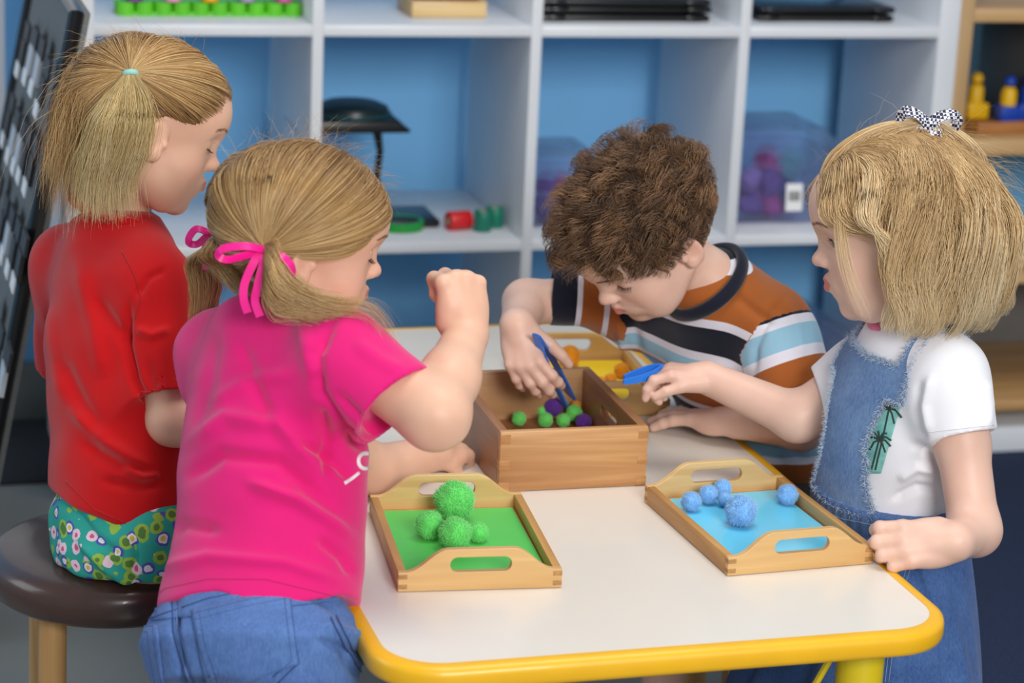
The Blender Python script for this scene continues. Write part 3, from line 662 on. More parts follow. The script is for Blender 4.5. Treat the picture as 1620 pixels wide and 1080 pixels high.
# ---------------------------------------------------------------- head (local: x right, y forward, z up, metres)
class Head:
    def __init__(s, px, py, D, yaw, pitch, roll, sc, gaze='down', lipopen=0, ey=0.):
        s.c = ud(px, py, D); s.M = headrot(yaw, pitch, roll); s.sc = sc; s.gaze = gaze; s.lo = lipopen; s.ey = ey
    def w(s, v): return s.c+s.M@(A3(v)*s.sc)
    def W(s, P): return s.c+(P*s.sc)@s.M.T
    def loc(s, P): return ((P-s.c)@s.M)/s.sc
    def build(s, Fd):
        q = s.sc
        def E(c, r, k=.01, op=1, R=None): Fd.ell(s.w(c), A3(r)*q, s.M if R is None else s.M@R, k*q, op)
        def Cc(a, b, ra, rb=None, k=.01, op=1): Fd.cap(s.w(a), s.w(b), ra*q, (ra if rb is None else rb)*q, k*q, op)
        E((0, -.008, .034), (.0715, .0935, .076), .01)
        E((0, .033, .034), (.058, .065, .057), .03)                        # forehead
        E((0, .022, -.030), (.051, .056, .056), .03)                       # face
        for sx in (-1, 1):
            E((sx*.032, .042, -.036), (.026, .029, .028), .02)            # cheek
            E((sx*.027, .038, -.060), (.022, .026, .020), .02)
            Cc((sx*.047, -.004, -.040), (sx*.026, .040, -.076), .014, .014, .022)   # jaw
            E((sx*.031, .090, .003), (.017, .012, .0105), .014, -1)        # eye socket
            Cc((sx*.014, .0815, .018), (sx*.040, .069, .019), .0035, .0025, .010)  # brow ridge
        E((0, .060, -.080), (.018, .015, .014), .018)                      # chin
        Cc((0, .078, .010), (0, .089, -.018), .0050, .0070, .010)          # nose bridge
        E((0, .0925, -.0225), (.0092, .0090, .0082), .006)                 # tip
        for sx in (-1, 1):
            E((sx*.0092, .0865, -.0245), (.0058, .0075, .0058), .005)
            E((sx*.0048, .0905, -.0305), (.0026, .004, .003), .002, -1)    # nostril
        E((0, .071, -.050), (.026, .014, .018), .014)                      # mouth mound
        lo = s.lo
        for sx in (-1, 1):
            Cc((sx*.0015, .0870, -.0440), (sx*.0155, .0790, -.0480), .0040, .0020, .004)
            Cc((sx*.0001, .0852, -.0530-lo*.5), (sx*.0125, .0785, -.0495-lo*.3), .0048, .0022, .004)
        for sx in (-1, 1): Cc((0, .0925, -.0478-lo*.25), (sx*.0165, .0830, -.0483), .0011+lo*.25, .0008, .0012, -1)
        Cc((0, .0865, -.034), (0, .0905, -.041), .0016, .0020, .004, -1)   # philtrum
        for sx in (-1, 1):
            E((sx*.031, .0655, .0025), (.0135, .0135, .0125), .004)        # eyeball under the lids
            # ear
            R = np.array([[1, 0, 0], [0, 1, 0], [0, 0, 1.]]); a = math.radians(22)*sx; R = np.array([[math.cos(a), -math.sin(a), 0], [math.sin(a), math.cos(a), 0], [0, 0, 1]])
            b_ = math.radians(-10); R = R@np.array([[1, 0, 0], [0, math.cos(b_), -math.sin(b_)], [0, math.sin(b_), math.cos(b_)]])
            ec = A3((sx*.0735, -.008+s.ey, -.006)); E(ec, (.0062, .0155, .0260), .006, 1, R)
            E(ec+A3((sx*.0075, .001, .004)), (.0048, .0095, .0165), .003, -1, R)
            E(ec+A3((sx*.0052, .004, -.002)), (.0035, .0055, .0080), .002, -1, R)
            # helix inner ridge
            Cc(ec+A3((sx*.002, -.006, -.006)), ec+A3((sx*.003, -.005, .009)), .0022, .0020, .002)
            E(ec+A3((sx*.000, .0045, -.0175)), (.0048, .0065, .0075), .005, 1, R)     # lobe
            E(ec+A3((-sx*.001, .0125, -.003)), (.0040, .0035, .0050), .004)           # tragus
            if s.gaze == 'open':   # opening between the lids
                E((sx*.0318, .0790, .0020), (.0100, .0085, .0044), .0012, -1)
            else: Cc((sx*.0215, .0785, -.0028), (sx*.0415, .0735, -.0026), .0009, .0007, .0016, -1)
            Cc((sx*.020, .0795, .0095), (sx*.043, .0720, .0085), .0008, .0006, .003, -1)  # lid crease
        return s
    def paint(s, V, base, lip=(.60, .20, .17), flush=(.78, .36, .26)):
        """skin colour that belongs to the skin: lips, cheeks, ears, nose"""
        L = s.loc(V); c = np.tile(A3(base), (len(V), 1)); near = np.exp(-np.maximum(np.linalg.norm(L-A3((0, .02, 0)), axis=1)-.11, 0)/.01)
        def bl(m, col): 
            m = np.clip(m, 0, 1)[:, None]; return c*(1-m)+A3(col)*m
        for sx in (-1, 1):
            d = np.linalg.norm((L-A3((sx*.040, .055, -.030)))/A3((1, 1, .8)), axis=1); c = bl(np.exp(-(d/.020)**2)*.42, flush)
            d = np.linalg.norm((L-A3((sx*.078, -.010, -.004)))/A3((.6, 1, 1.6)), axis=1); c = bl(np.exp(-(d/.016)**2)*.45, flush)
            d = np.linalg.norm((L-A3((sx*.031, .08, .001)))/A3((1.5, 1, .8)), axis=1); c = bl(np.exp(-(d/.010)**2)*.28, (.60, .33, .28))
        d = np.linalg.norm(L-A3((0, .097, -.024)), axis=1); c = bl(np.exp(-(d/.012)**2)*.35, flush)
        zc = -.0483-.0012*np.cos(L[:, 0]*180); lx = np.clip(1-(np.abs(L[:, 0])/.0165)**2, 0, 1)
        hz = np.where(L[:, 2] > -.0483, .0072*lx, (.0090+s.lo)*lx)
        m = (np.abs(L[:, 2]+.0483) < hz) & (L[:, 1] > .072); m = np.clip((hz-np.abs(L[:, 2]+.0483))/.0016, 0, 1)*(L[:, 1] > .070)
        c = bl(m*.85, lip); return c
M_eye = mat('eye_white', (236, 234, 232), .12, noise=.01); M_iris = mat('eye_iris', (92, 110, 122), .1, noise=.3, scale=900); M_pup = mat('eye_pupil', (8, 8, 10), .08)
def eyes(hd, par, down):
    off = np.array(par.location)
    for sx, nm in ((-1, 'eye'), (1, 'eye')):
        bm = bmesh.new(); bmesh.ops.create_uvsphere(bm, u_segments=32, v_segments=20, radius=.0118*hd.sc)
        o = frombm('eye', bm, M_eye, par, None); dr = unit(A3((0, 1, -.25 if not down else -.8)) )
        cc = hd.w((sx*.0312, .0652, .0022)); o.location = cc-off
        dw = unit(hd.M@dr)
        for nm2, rr, mm, ds in (('iris', .0058, M_iris, .0004), ('pupil', .0028, M_pup, .0006)):
            bm = bmesh.new(); q = Vector(dw).to_track_quat('Z', 'Y').to_matrix(); R_ = .0118*hd.sc
            rings = []
            for k in range(6):
                t = rr*hd.sc*(k/5); z = math.sqrt(max(R_*R_-t*t, 0))+ds*(1-.6*(k/5)**2)
                rings.append([bm.verts.new(q@Vector((t*math.cos(a), t*math.sin(a), z))) for a in np.linspace(0, 2*math.pi, 25)[:-1]])
            for A, B in zip(rings, rings[1:]):
                for i in range(24): bm.faces.new([A[i], A[(i+1) % 24], B[(i+1) % 24], B[i]])
            bmesh.ops.remove_doubles(bm, verts=bm.verts, dist=1e-6); frombm(nm2, bm, mm, o, None)
def snap(bvh, P, toward, lift=.0003):
    """drop a point onto a surface along a direction"""
    P = A3(P); d = unit(A3(toward)); h = bvh.ray_cast(Vector(P-d*.05), Vector(d), .12)
    if h[0] is None: return P, -d
    return A3(h[0])+A3(h[1])*lift*(1 if A3(h[1])@d < 0 else -1), A3(h[1])
def bvh_of(V, Q): return BVHTree.FromPolygons(V.tolist(), Q.tolist())
def tufts(name, rows, m, par, n=5):
    """tapered hairs: list of (root, tip, bend vector, radius)"""
    V, T = [], []; off = np.array(par.location)
    for a, b, bd, r in rows:
        a, b, bd = A3(a)-off, A3(b)-off, A3(bd); t = unit(b-a); s_ = np.cross(t, (.3, .5, .8)); s_ = s_/np.linalg.norm(s_); w_ = np.cross(t, s_); base = len(V)
        for i in range(n):
            u_ = i/(n-1); p = a*(1-u_)+b*u_+bd*4*u_*(1-u_); rr = r*(1-u_*.9)
            for k in range(3): V.append(p+rr*(math.cos(k*2.094)*s_+math.sin(k*2.094)*w_))
        for i in range(n-1):
            for k in range(3): T.append((base+i*3+k, base+i*3+(k+1) % 3, base+i*3+3+(k+1) % 3, base+i*3+3+k))
    return npmesh(name, V, T, m, par)
def brows_lashes(hd, par, bvh, colb, down, seed):
    rg = np.random.RandomState(seed); rows = []; fw = -hd.M[:, 1]
    for sx in (-1, 1):
        for i in range(90):
            t = rg.rand(); x = .014+.030*t; z = .0205+.005*math.sin(t*2.6)+rg.normal()*.0010
            p, n_ = snap(bvh, hd.w((sx*x, .075, z)), fw); q = p+hd.M@A3((sx*.0045, -.0012, .0012*(1-t*1.6)))*hd.sc; q, _ = snap(bvh, q, fw, .0005); rows.append((p, q, n_*.0004, .00022))
        tufts('eyebrow', rows, colb, par, 3); rows = []
    for sx in (-1, 1):
        for i in range(26):
            t = i/25; x = .0215+.020*t
            z = -.0022 if down else .0062-.0040*(2*t-1)**2; y = .0785-.004*t if down else .0782-.0035*t
            p, n_ = snap(bvh, hd.w((sx*x, y, z)), fw, 0); dz = -.0035 if down else .0028
            q = p+hd.M@A3((sx*(.001+.003*t), .0062, dz))*hd.sc; rows.append((p, q, hd.M@A3((0, 0, -.0009))*hd.sc, .00028))
        tufts('eyelashes', rows, mat('lash_brown', (58, 38, 28), .5), par, 4); rows = []
# ---------------------------------------------------------------- hand
def hand(Fd, wrist, fwd, nrm, thumb, sc=1., curl=((20, 30, 15),)*4, spread=(6, 2, -2, -7), tcurl=(35, 20, 20), tspread=40, wr=.0165):
    """wrist point, direction to the knuckles, back-of-hand normal, thumb +1/-1 side of cross(fwd,nrm)"""
    f_ = unit(fwd); n = unit(A3(nrm)-f_*(A3(nrm)@f_)); s_ = np.cross(f_, n)*thumb; w = A3(wrist); q = sc
    PL = .052*q
    def at(a, b, c): return w+f_*a*q+s_*b*q+n*c*q
    R = np.array([s_, f_, n]).T
    Fd.ell(at(.028, .001, -.001), A3((.0235, .031, .0115))*q, R, .010)
    Fd.cap(at(.0, .001, 0), at(.018, .001, 0), wr*q*.82, .0135*q, .012)
    Fd.ell(at(.020, .0155, -.006), A3((.0105, .019, .0105))*q, R, .009)      # thenar
    Fd.ell(at(.022, -.0150, -.004), A3((.009, .020, .0100))*q, R, .008)      # heel
    lens = [(.0225, .0145, .0125), (.0250, .0165, .0130), (.0235, .0155, .0130), (.0185, .0120, .0115)]; xs = [.0182, .0062, -.0058, -.0168]; ys = [.0500, .0520, .0500, .0455]; rr = [.0073, .0074, .0071, .0064]
    tips = []
    for i in range(4):
        p = at(ys[i], xs[i], 0); sp = math.radians(spread[i]); d0 = f_*math.cos(sp)+s_*math.sin(sp); ang = 0; r = rr[i]*q
        Fd.cap(at(ys[i]-.022, xs[i]*.75, -.001), p, r*1.05, r*1.08, .006)
        for j in range(3):
            ang += math.radians(curl[i][j]); d = d0*math.cos(ang)-n*math.sin(ang); e = p+d*lens[i][j]*q
            r2 = r*(.93 if j < 2 else .86); Fd.cap(p, e, r, r2, .0022 if j else .0035); 
            if j < 2: Fd.ell(e, A3((r2, r2, r2))*1.03, None, .002)
            p = e; r = r2
        tips.append((p, d, r))
    p = at(.012, .0170, -.006); a = math.radians(tspread); d0 = f_*math.cos(a)+s_*math.sin(a); tl = (.024, .020, .0155); r = .0092*q; acc = 0; axis = n
    inn = unit(-n*.85-s_*.5)
    for j in range(3):
        acc += math.radians(tcurl[j]); d = unit(d0*math.cos(acc)+inn*math.sin(acc)); e = p+d*tl[j]*q; r2 = r*(.88 if j < 2 else .84); Fd.cap(p, e, r, r2, .005 if j == 0 else .002); p = e; r = r2
    tips.append((p, d, r)); return tips
# ---------------------------------------------------------------- hair
def hairmat(nm, dark, mid, light, rough=.42):
    N = NT(nm); a = N.n('ShaderNodeAttribute', attribute_name='rnd'); t = N.n('ShaderNodeAttribute', attribute_name='along')
    m1 = N.n('ShaderNodeMath', operation='MULTIPLY_ADD', i_1=.62, i_2=.0); N.l(a.outputs['Fac'], m1.inputs[0]); m2 = N.n('ShaderNodeMath', operation='MULTIPLY_ADD', i_1=.38); N.l(t.outputs['Fac'], m2.inputs[0]); N.l(m1.outputs[0], m2.inputs[2])
    N.l(N.ramp(m2.outputs[0], [(.0, lin(dark)), (.45, lin(mid)), (.95, lin(light))]), N.b.inputs['Base Color'])
    N.b.inputs['Roughness'].default_value = rough; N.b.inputs['Specular IOR Level'].default_value = .5; N.b.inputs['Sheen Weight'].default_value = .05
    MC[nm] = N.m; return N.m
def strands(name, paths, m, par, r=.00034, rnd=None, flat=1., along=None, taper=.75):
    """paths (n, k, 3) world -> thin three-sided tapered tubes"""
    n, k, _ = paths.shape; off = np.array(par.location); P = paths-off; T = np.gradient(P, axis=1); T /= np.linalg.norm(T, axis=2)[..., None]+1e-12
    ref = np.array([.31, .52, .79]); s_ = np.cross(T, ref); s_ /= np.linalg.norm(s_, axis=2)[..., None]+1e-9; w_ = np.cross(s_, T)
    rr = (np.asarray(r).reshape(-1, 1) if np.ndim(r) else np.full((n, 1), r))*(1-taper*np.linspace(0, 1, k)[None]**2.2)
    V = np.stack([P+rr[..., None]*(math.cos(a)*s_+math.sin(a)*w_) for a in (0, 2.0944, 4.18879)], 2)   # n,k,3,3
    idx = np.arange(n*k*3).reshape(n, k, 3); Q = []
    for a in range(3): b = (a+1) % 3; Q.append(np.stack([idx[:, :-1, a], idx[:, :-1, b], idx[:, 1:, b], idx[:, 1:, a]], -1).reshape(-1, 4))
    o = npmesh(name, V.reshape(-1, 3), np.concatenate(Q), m, par)
    if rnd is None: rnd = np.random.RandomState(n).rand(n)
    attr(o, 'rnd', np.repeat(rnd, k*3)); al = np.linspace(0, 1, k) if along is None else along
    attr(o, 'along', np.tile(np.repeat(al, 3), n) if np.ndim(al) == 1 else np.repeat(al.reshape(-1), 3)); return o
HC = A3((0, -.004, .034)); HR = A3((.0725, .0985, .0770))
def skull(u, lift):      # unit directions -> points on the scalp
    fr = np.maximum(u[:, 1], 0)*.0  # forehead bulge
    return HC+u*(HR+lift[:, None] if np.ndim(lift) else HR+lift)
def slerp(a, b, t):      # (n,3),(3,)|(n,3),(k,) -> n,k,3
    b = np.broadcast_to(b, a.shape); w = np.arccos(np.clip((a*b).sum(1), -1, 1))[:, None]; s_ = np.sin(w)+1e-6
    return (np.sin((1-t)*w)/s_)[..., None]*a[:, None]+(np.sin(t*w)/s_)[..., None]*b[:, None]
def scalp_dirs(n, rg, cond):
    out = []
    while sum(len(o) for o in out) < n:
        u = rg.normal(size=(6000, 3)); u /= np.linalg.norm(u, axis=1)[:, None]; out.append(u[cond(u)])
    return np.concatenate(out)[:n]
def clump(rg, u, n, amt):   # shared randomness so neighbours run together
    c = u[rg.choice(len(u), n)]; j = np.argmax(u@c.T, axis=1); return j, c
def cap_obj(hd, par, m, cond, lift=.004, nlat=110, nlon=160):
    """hair mass close to the scalp, as a closed shell"""
    th = np.linspace(0, math.pi, nlat); ph = np.linspace(0, 2*math.pi, nlon, endpoint=False); TH, PH = np.meshgrid(th, ph, indexing='ij')
    U = np.stack([np.sin(TH)*np.cos(PH), np.sin(TH)*np.sin(PH), np.cos(TH)], -1).reshape(-1, 3); ok = cond(U)
    Vo = skull(U, lift); Vi = skull(U, -.006); I = np.arange(nlat*nlon).reshape(nlat, nlon); q = np.stack([I[:-1], np.roll(I, -1, 1)[:-1], np.roll(I, -1, 1)[1:], I[1:]], -1).reshape(-1, 4)
    q = q[ok[q].all(1)]; n = len(U)
    E = {}
    for f_ in q:
        for a in range(4): E[(f_[a], f_[(a+1) % 4])] = 1
    rim = [(a, b, b+n, a+n) for a, b in E if (b, a) not in E]
    Q = np.concatenate([q[:, ::-1], q+n, np.array(rim).reshape(-1, 4)[:, ::1]]); V = hd.W(np.concatenate([Vo, Vi]))
    used = np.unique(Q); mp = -np.ones(2*n, int); mp[used] = np.arange(len(used)); o = npmesh('hair_mass', V[used]-np.array(par.location), mp[Q], m, par)
    rg = np.random.RandomState(3); attr(o, 'rnd', np.full(len(used), .25)); attr(o, 'along', np.full(len(used), .2)); return o

def bundle(nm, G, side, dep, rs, rd, n, m, e, rg, k=22, r=.00036, wave=.12, wf=1.1, clumps=70, lmin=.65, fray=.0, flat=.0):
    """lock of hair along a guide, elliptical cross-section rs x rd (profiles along the guide)"""
    G = np.array(spl(G, 60)); L = lmin+(1-lmin)*rg.rand(n)**.8; t = np.linspace(0, 1, k)[None]*L[:, None]; x = t*60; i0 = np.minimum(x.astype(int), 59); fr = (x-i0)[..., None]; P = G[i0]*(1-fr)+G[i0+1]*fr
    cl = rg.randint(0, clumps, n); cc = rg.normal(size=(clumps, 2)); cc /= np.maximum(1, np.linalg.norm(cc, axis=1)/1.0)[:, None]; own = rg.normal(size=(n, 2))*.22; ph = rg.rand(clumps)*6.28; tt = np.linspace(0, 1, len(rs)); R1 = np.interp(t, tt, rs); R2 = np.interp(t, tt, rd)
    a = cc[cl]+own; A = a[:, :1]*np.ones_like(t)+(wave*np.sin(ph[cl][:, None]+t*wf*6.28)); Bq = a[:, 1:]*np.ones_like(t)+(wave*np.cos(ph[cl][:, None]*1.7+t*wf*6.28))
    P = P+unit(side)*(A*R1)[..., None]+unit(dep)*(Bq*R2)[..., None]; P = P+rg.normal(size=(n, 1, 3))*fray*(t[..., None]**2)
    rnd = np.clip(rg.rand(clumps)[cl]*.6+rg.rand(n)*.4, 0, 1); return strands(nm, P, m, e, r, rnd)
# ---------------------------------------------------------------- shared people helpers
FH = unit([cf[0], cf[1], 0]); RH = np.array([FH[1], -FH[0], 0]); UZ = np.array([0, 0, 1.])
def facing(deg): a = math.radians(deg); return math.cos(a)*RH+math.sin(a)*FH
def skinmat(nm, rough=.46):
    N = NT(nm); at = N.n('ShaderNodeAttribute', attribute_name='tint'); nz = N.n('ShaderNodeTexNoise', i_Scale=260., i_Detail=2.); N.l(N.co(), nz.inputs['Vector'])
    n2 = N.n('ShaderNodeTexNoise', i_Scale=28., i_Detail=3.); N.l(N.co(), n2.inputs['Vector'])
    mx = N.n('ShaderNodeMix', data_type='RGBA', blend_type='MULTIPLY'); mx.inputs[0].default_value = .5; N.l(at.outputs['Color'], mx.inputs[6]); N.l(N.ramp(n2.outputs[0], [(.3, (.90, .80, .78, 1)), (.7, (1, 1, 1, 1))]), mx.inputs[7]); N.l(mx.outputs[2], N.b.inputs['Base Color'])
    N.b.inputs['Subsurface Weight'].default_value = .18; N.b.inputs['Subsurface Radius'].default_value = (1, .35, .2); N.b.inputs['Subsurface Scale'].default_value = .006; N.b.inputs['Roughness'].default_value = rough; N.b.inputs['Specular IOR Level'].default_value = .4
    N.bump(nz.outputs[0], .06, .0006); return N.m
def cloth(nm, col, weave=900, bump=.15, rough=.85, sheen=.25, noise=.05, ns=14):
    if nm in MC: return MC[nm]
    N = NT(nm); c = lin(col); nz = N.n('ShaderNodeTexNoise', i_Scale=float(ns), i_Detail=3.); N.l(N.co(), nz.inputs['Vector'])
    lo = tuple(v*(1-noise) for v in c[:3])+(1,); hi = tuple(min(1, v*(1+noise)) for v in c[:3])+(1,); N.l(N.ramp(nz.outputs[0], [(.3, lo), (.7, hi)]), N.b.inputs['Base Color'])
    N.b.inputs['Roughness'].default_value = rough; N.b.inputs['Sheen Weight'].default_value = sheen; N.b.inputs['Specular IOR Level'].default_value = .15
    n2 = N.n('ShaderNodeTexNoise', i_Scale=float(weave), i_Detail=1.); N.l(N.co(), n2.inputs['Vector']); N.bump(n2.outputs[0], bump, .0006); MC[nm] = N.m; return N.m
def denim(nm, c1, c2, sc=1.):
    if nm in MC: return MC[nm]
    N = NT(nm); w_ = N.n('ShaderNodeTexWave', i_Scale=520.*sc, i_Distortion=2.5, i_Detail=1.); w_.bands_direction = 'DIAGONAL'; N.l(N.co(), w_.inputs['Vector'])
    nz = N.n('ShaderNodeTexNoise', i_Scale=24., i_Detail=5., i_Roughness=.65); N.l(N.co(), nz.inputs['Vector']); n3 = N.n('ShaderNodeTexNoise', i_Scale=420., i_Detail=2.); N.l(N.co((1, 1, .35)), n3.inputs['Vector'])
    a = N.n('ShaderNodeMath', operation='MULTIPLY_ADD', i_1=.45, i_2=0.); N.l(nz.outputs[0], a.inputs[0]); b = N.n('ShaderNodeMath', operation='MULTIPLY_ADD', i_1=.4); N.l(n3.outputs[0], b.inputs[0]); N.l(a.outputs[0], b.inputs[2])
    b2 = N.n('ShaderNodeMath', operation='MULTIPLY_ADD', i_1=.15); N.l(w_.outputs['Fac'], b2.inputs[0]); N.l(b.outputs[0], b2.inputs[2])
    N.l(N.ramp(b2.outputs[0], [(.3, lin(c2)), (.68, lin(c1))]), N.b.inputs['Base Color']); N.b.inputs['Roughness'].default_value = .9; N.b.inputs['Sheen Weight'].default_value = .1; N.b.inputs['Specular IOR Level'].default_value = .15
    N.bump(n3.outputs[0], .3, .0008); MC[nm] = N.m; return N.m
def hit(bvh, px, py, lift=0.):
    d = cf+cr*(px-810)/F-cu*(py-540)/F; d = d/np.linalg.norm(d); h = bvh.ray_cast(Vector(CAM), Vector(d))
    if h[0] is None: return None
    n = A3(h[1]); n = n if n@d < 0 else -n; return A3(h[0])+n*lift, n
def dens(pts, step=4.):
    o = [np.array(pts[0], float)]
    for a, b in zip(pts, pts[1:]):
        a, b = np.array(a, float), np.array(b, float); n = max(1, int(np.hypot(*(b-a))/step))
        for i in range(1, n+1): o.append(a+(b-a)*i/n)
    return np.array(o)
def seam(nm, bvh, lines, m, par, r=.0006, lift=.0002, step=4., dash=0):
    bm = bmesh.new(); off = np.array(par.location)
    for L in lines:
        P = dens(L, step); pts = []
        for i, p in enumerate(P):
            h = hit(bvh, *p, lift)
            if h is None or (pts and np.linalg.norm(h[0]-off-pts[-1]) > .03):
                if len(pts) > 1: tube(bm, pts, r, 5)
                pts = []
                if h is None: continue
            pts.append(h[0]-off)
            if dash and i % dash == dash-1 and len(pts) > 1: tube(bm, pts, r, 5); pts = []
        if len(pts) > 1: tube(bm, pts, r, 5)
    return frombm(nm, bm, m, par, None)
def patch(nm, bvh, quad, m, par, nu=24, nv=24, lift=.001, thick=.0012, uv=False):
    """a piece of cloth lying on a surface: quad of photo positions (tl,tr,br,bl); each side may be a polyline"""
    tl, tr, br, bl = [np.array(q, float) for q in quad]; off = np.array(par.location); bm = bmesh.new(); G = {}
    for j in range(nv+1):
        for i in range(nu+1):
            a, b = i/nu, j/nv; p = (tl*(1-a)+tr*a)*(1-b)+(bl*(1-a)+br*a)*b; h = hit(bvh, *p, lift)
            if h is not None: G[i, j] = (bm.verts.new(h[0]-off+h[1]*thick), bm.verts.new(h[0]-off-h[1]*lift*.8), a, b)
    def okq(i, j): return all(k in G for k in ((i, j), (i+1, j), (i+1, j+1), (i, j+1)))
    for i in range(nu):
        for j in range(nv):
            if not okq(i, j): continue
            q = [G[k] for k in ((i, j), (i+1, j), (i+1, j+1), (i, j+1))]; bm.faces.new([x[0] for x in q]); bm.faces.new([x[1] for x in q[::-1]])
            for (di, dj), (a, b) in (((0, -1), (0, 1)), ((1, 0), (1, 2)), ((0, 1), (2, 3)), ((-1, 0), (3, 0))):
                if not okq(i+di, j+dj):
                    try: bm.faces.new([q[b][0], q[a][0], q[a][1], q[b][1]])
                    except ValueError: pass
    lay = bm.verts.layers.float_vector.new('puv') if uv else None
    if uv:
        for v0, v1, a, b in G.values(): v0[lay] = (a, b, 0); v1[lay] = (a, b, 0)
    for v in list(bm.verts):
        if not v.link_faces: bm.verts.remove(v)
    return frombm(nm, bm, m, par, None)
def shoe(Fd, ankle, fwd, sc=1.):
    a = A3(ankle); f_ = unit(A3((fwd[0], fwd[1], 0))); s_ = np.cross(f_, UZ); R = np.array([s_, f_, UZ]).T
    g = a*A3((1, 1, 0))
    Fd.ell(g+f_*.085*sc+UZ*.026, A3((.034, .045, .022))*sc, R, .02); Fd.ell(g+f_*.02*sc+UZ*.034, A3((.030, .050, .030))*sc, R, .02); Fd.cap(g+UZ*.035, g+UZ*.062, .031*sc, .030*sc, .012)
    Fd.box(g+f_*.045*sc+UZ*.011, A3((.031, .082, .009))*sc, R, .008, .006)
def collar(nm, c, ax, X, a, b, r, m, par, dip=0., flat=1.3):
    ax = unit(ax); X = unit(A3(X)-ax*(A3(X)@ax)); Y = np.cross(ax, X); bm = bmesh.new(); off = np.array(par.location)
    pts = [c+X*a*math.cos(t)+Y*b*math.sin(t)+ax*(dip*math.sin(t)) for t in np.linspace(0, 2*math.pi, 61)]
    tube(bm, [p-off for p in pts], r, 10, False, flat, up=ax); return frombm(nm, bm, m, par, None)
M_skin = skinmat('skin')
SK = (.79, .485, .345); SKC = (.82, .545, .43)
def ribbon3(bm, pts, w_, nrm, th=.0006):
    """flat ribbon through 3-D points; w_ half width(s), nrm flat side direction per point"""
    n = len(pts); W_ = w_ if hasattr(w_, '__len__') else [w_]*n; R = []
    for i in range(n):
        t = unit(pts[min(i+1, n-1)]-pts[max(i-1, 0)]); nn = A3(nrm[i] if np.ndim(nrm) == 2 else nrm); s_ = unit(np.cross(t, nn)); nn = np.cross(s_, t)
        R.append([bm.verts.new(pts[i]+s_*W_[i]*a+nn*th*b) for a, b in ((-1, -1), (1, -1), (1, 1), (-1, 1))])
    for A, B in zip(R, R[1:]):
        for i in range(4): bm.faces.new([A[i], A[(i+1) % 4], B[(i+1) % 4], B[i]])
    bm.faces.new(R[0]); bm.faces.new(R[-1])
def spl(pts, n=24):
    pts = [A3(p) for p in pts]; P = [2*pts[0]-pts[1]]+pts+[2*pts[-1]-pts[-2]]; o = []; m = len(pts)-1
    for k in range(n+1):
        x = k/n*m; i = min(int(x), m-1); t = x-i; a, b, c, d = P[i:i+4]
        o.append(.5*((2*b)+(-a+c)*t+(2*a-5*b+4*c-d)*t*t+(-a+3*b-3*c+d)*t**3))
    return o
def tee(Fd, hip, neck, X, st, shR, shL, slR, slL, k=.03):
    """T-shirt volume: trunk, shoulders, sleeves; sl = (end point, r0, r1)"""
    Fd.loft(hip, neck, X, st, .02)
    for sh, sl in ((shR, slR), (shL, slL)):
        Fd.cap(neck+(hip-neck)*.075, sh, .046, .040, k); Fd.cap(neck+(hip-neck)*.22, sh+(hip-neck)*.10, .045, .036, k); e, r0, r1 = sl; Fd.sleeve(sh, e, r0*.92, r1, k=.028)
def cuff(*a): pass
def wob(amp, freq, seed):
    rg = np.random.RandomState(seed); K = np.concatenate([rg.normal(size=(5, 3))*freq, rg.normal(size=(2, 3))*freq*2]); ph = rg.rand(7)*6.28
    def fn(P): 
        s_ = np.zeros(len(P))
        for kk, p in zip(K, ph): s_ += np.sin(P@kk+p)
        return s_*amp/3
    return fn
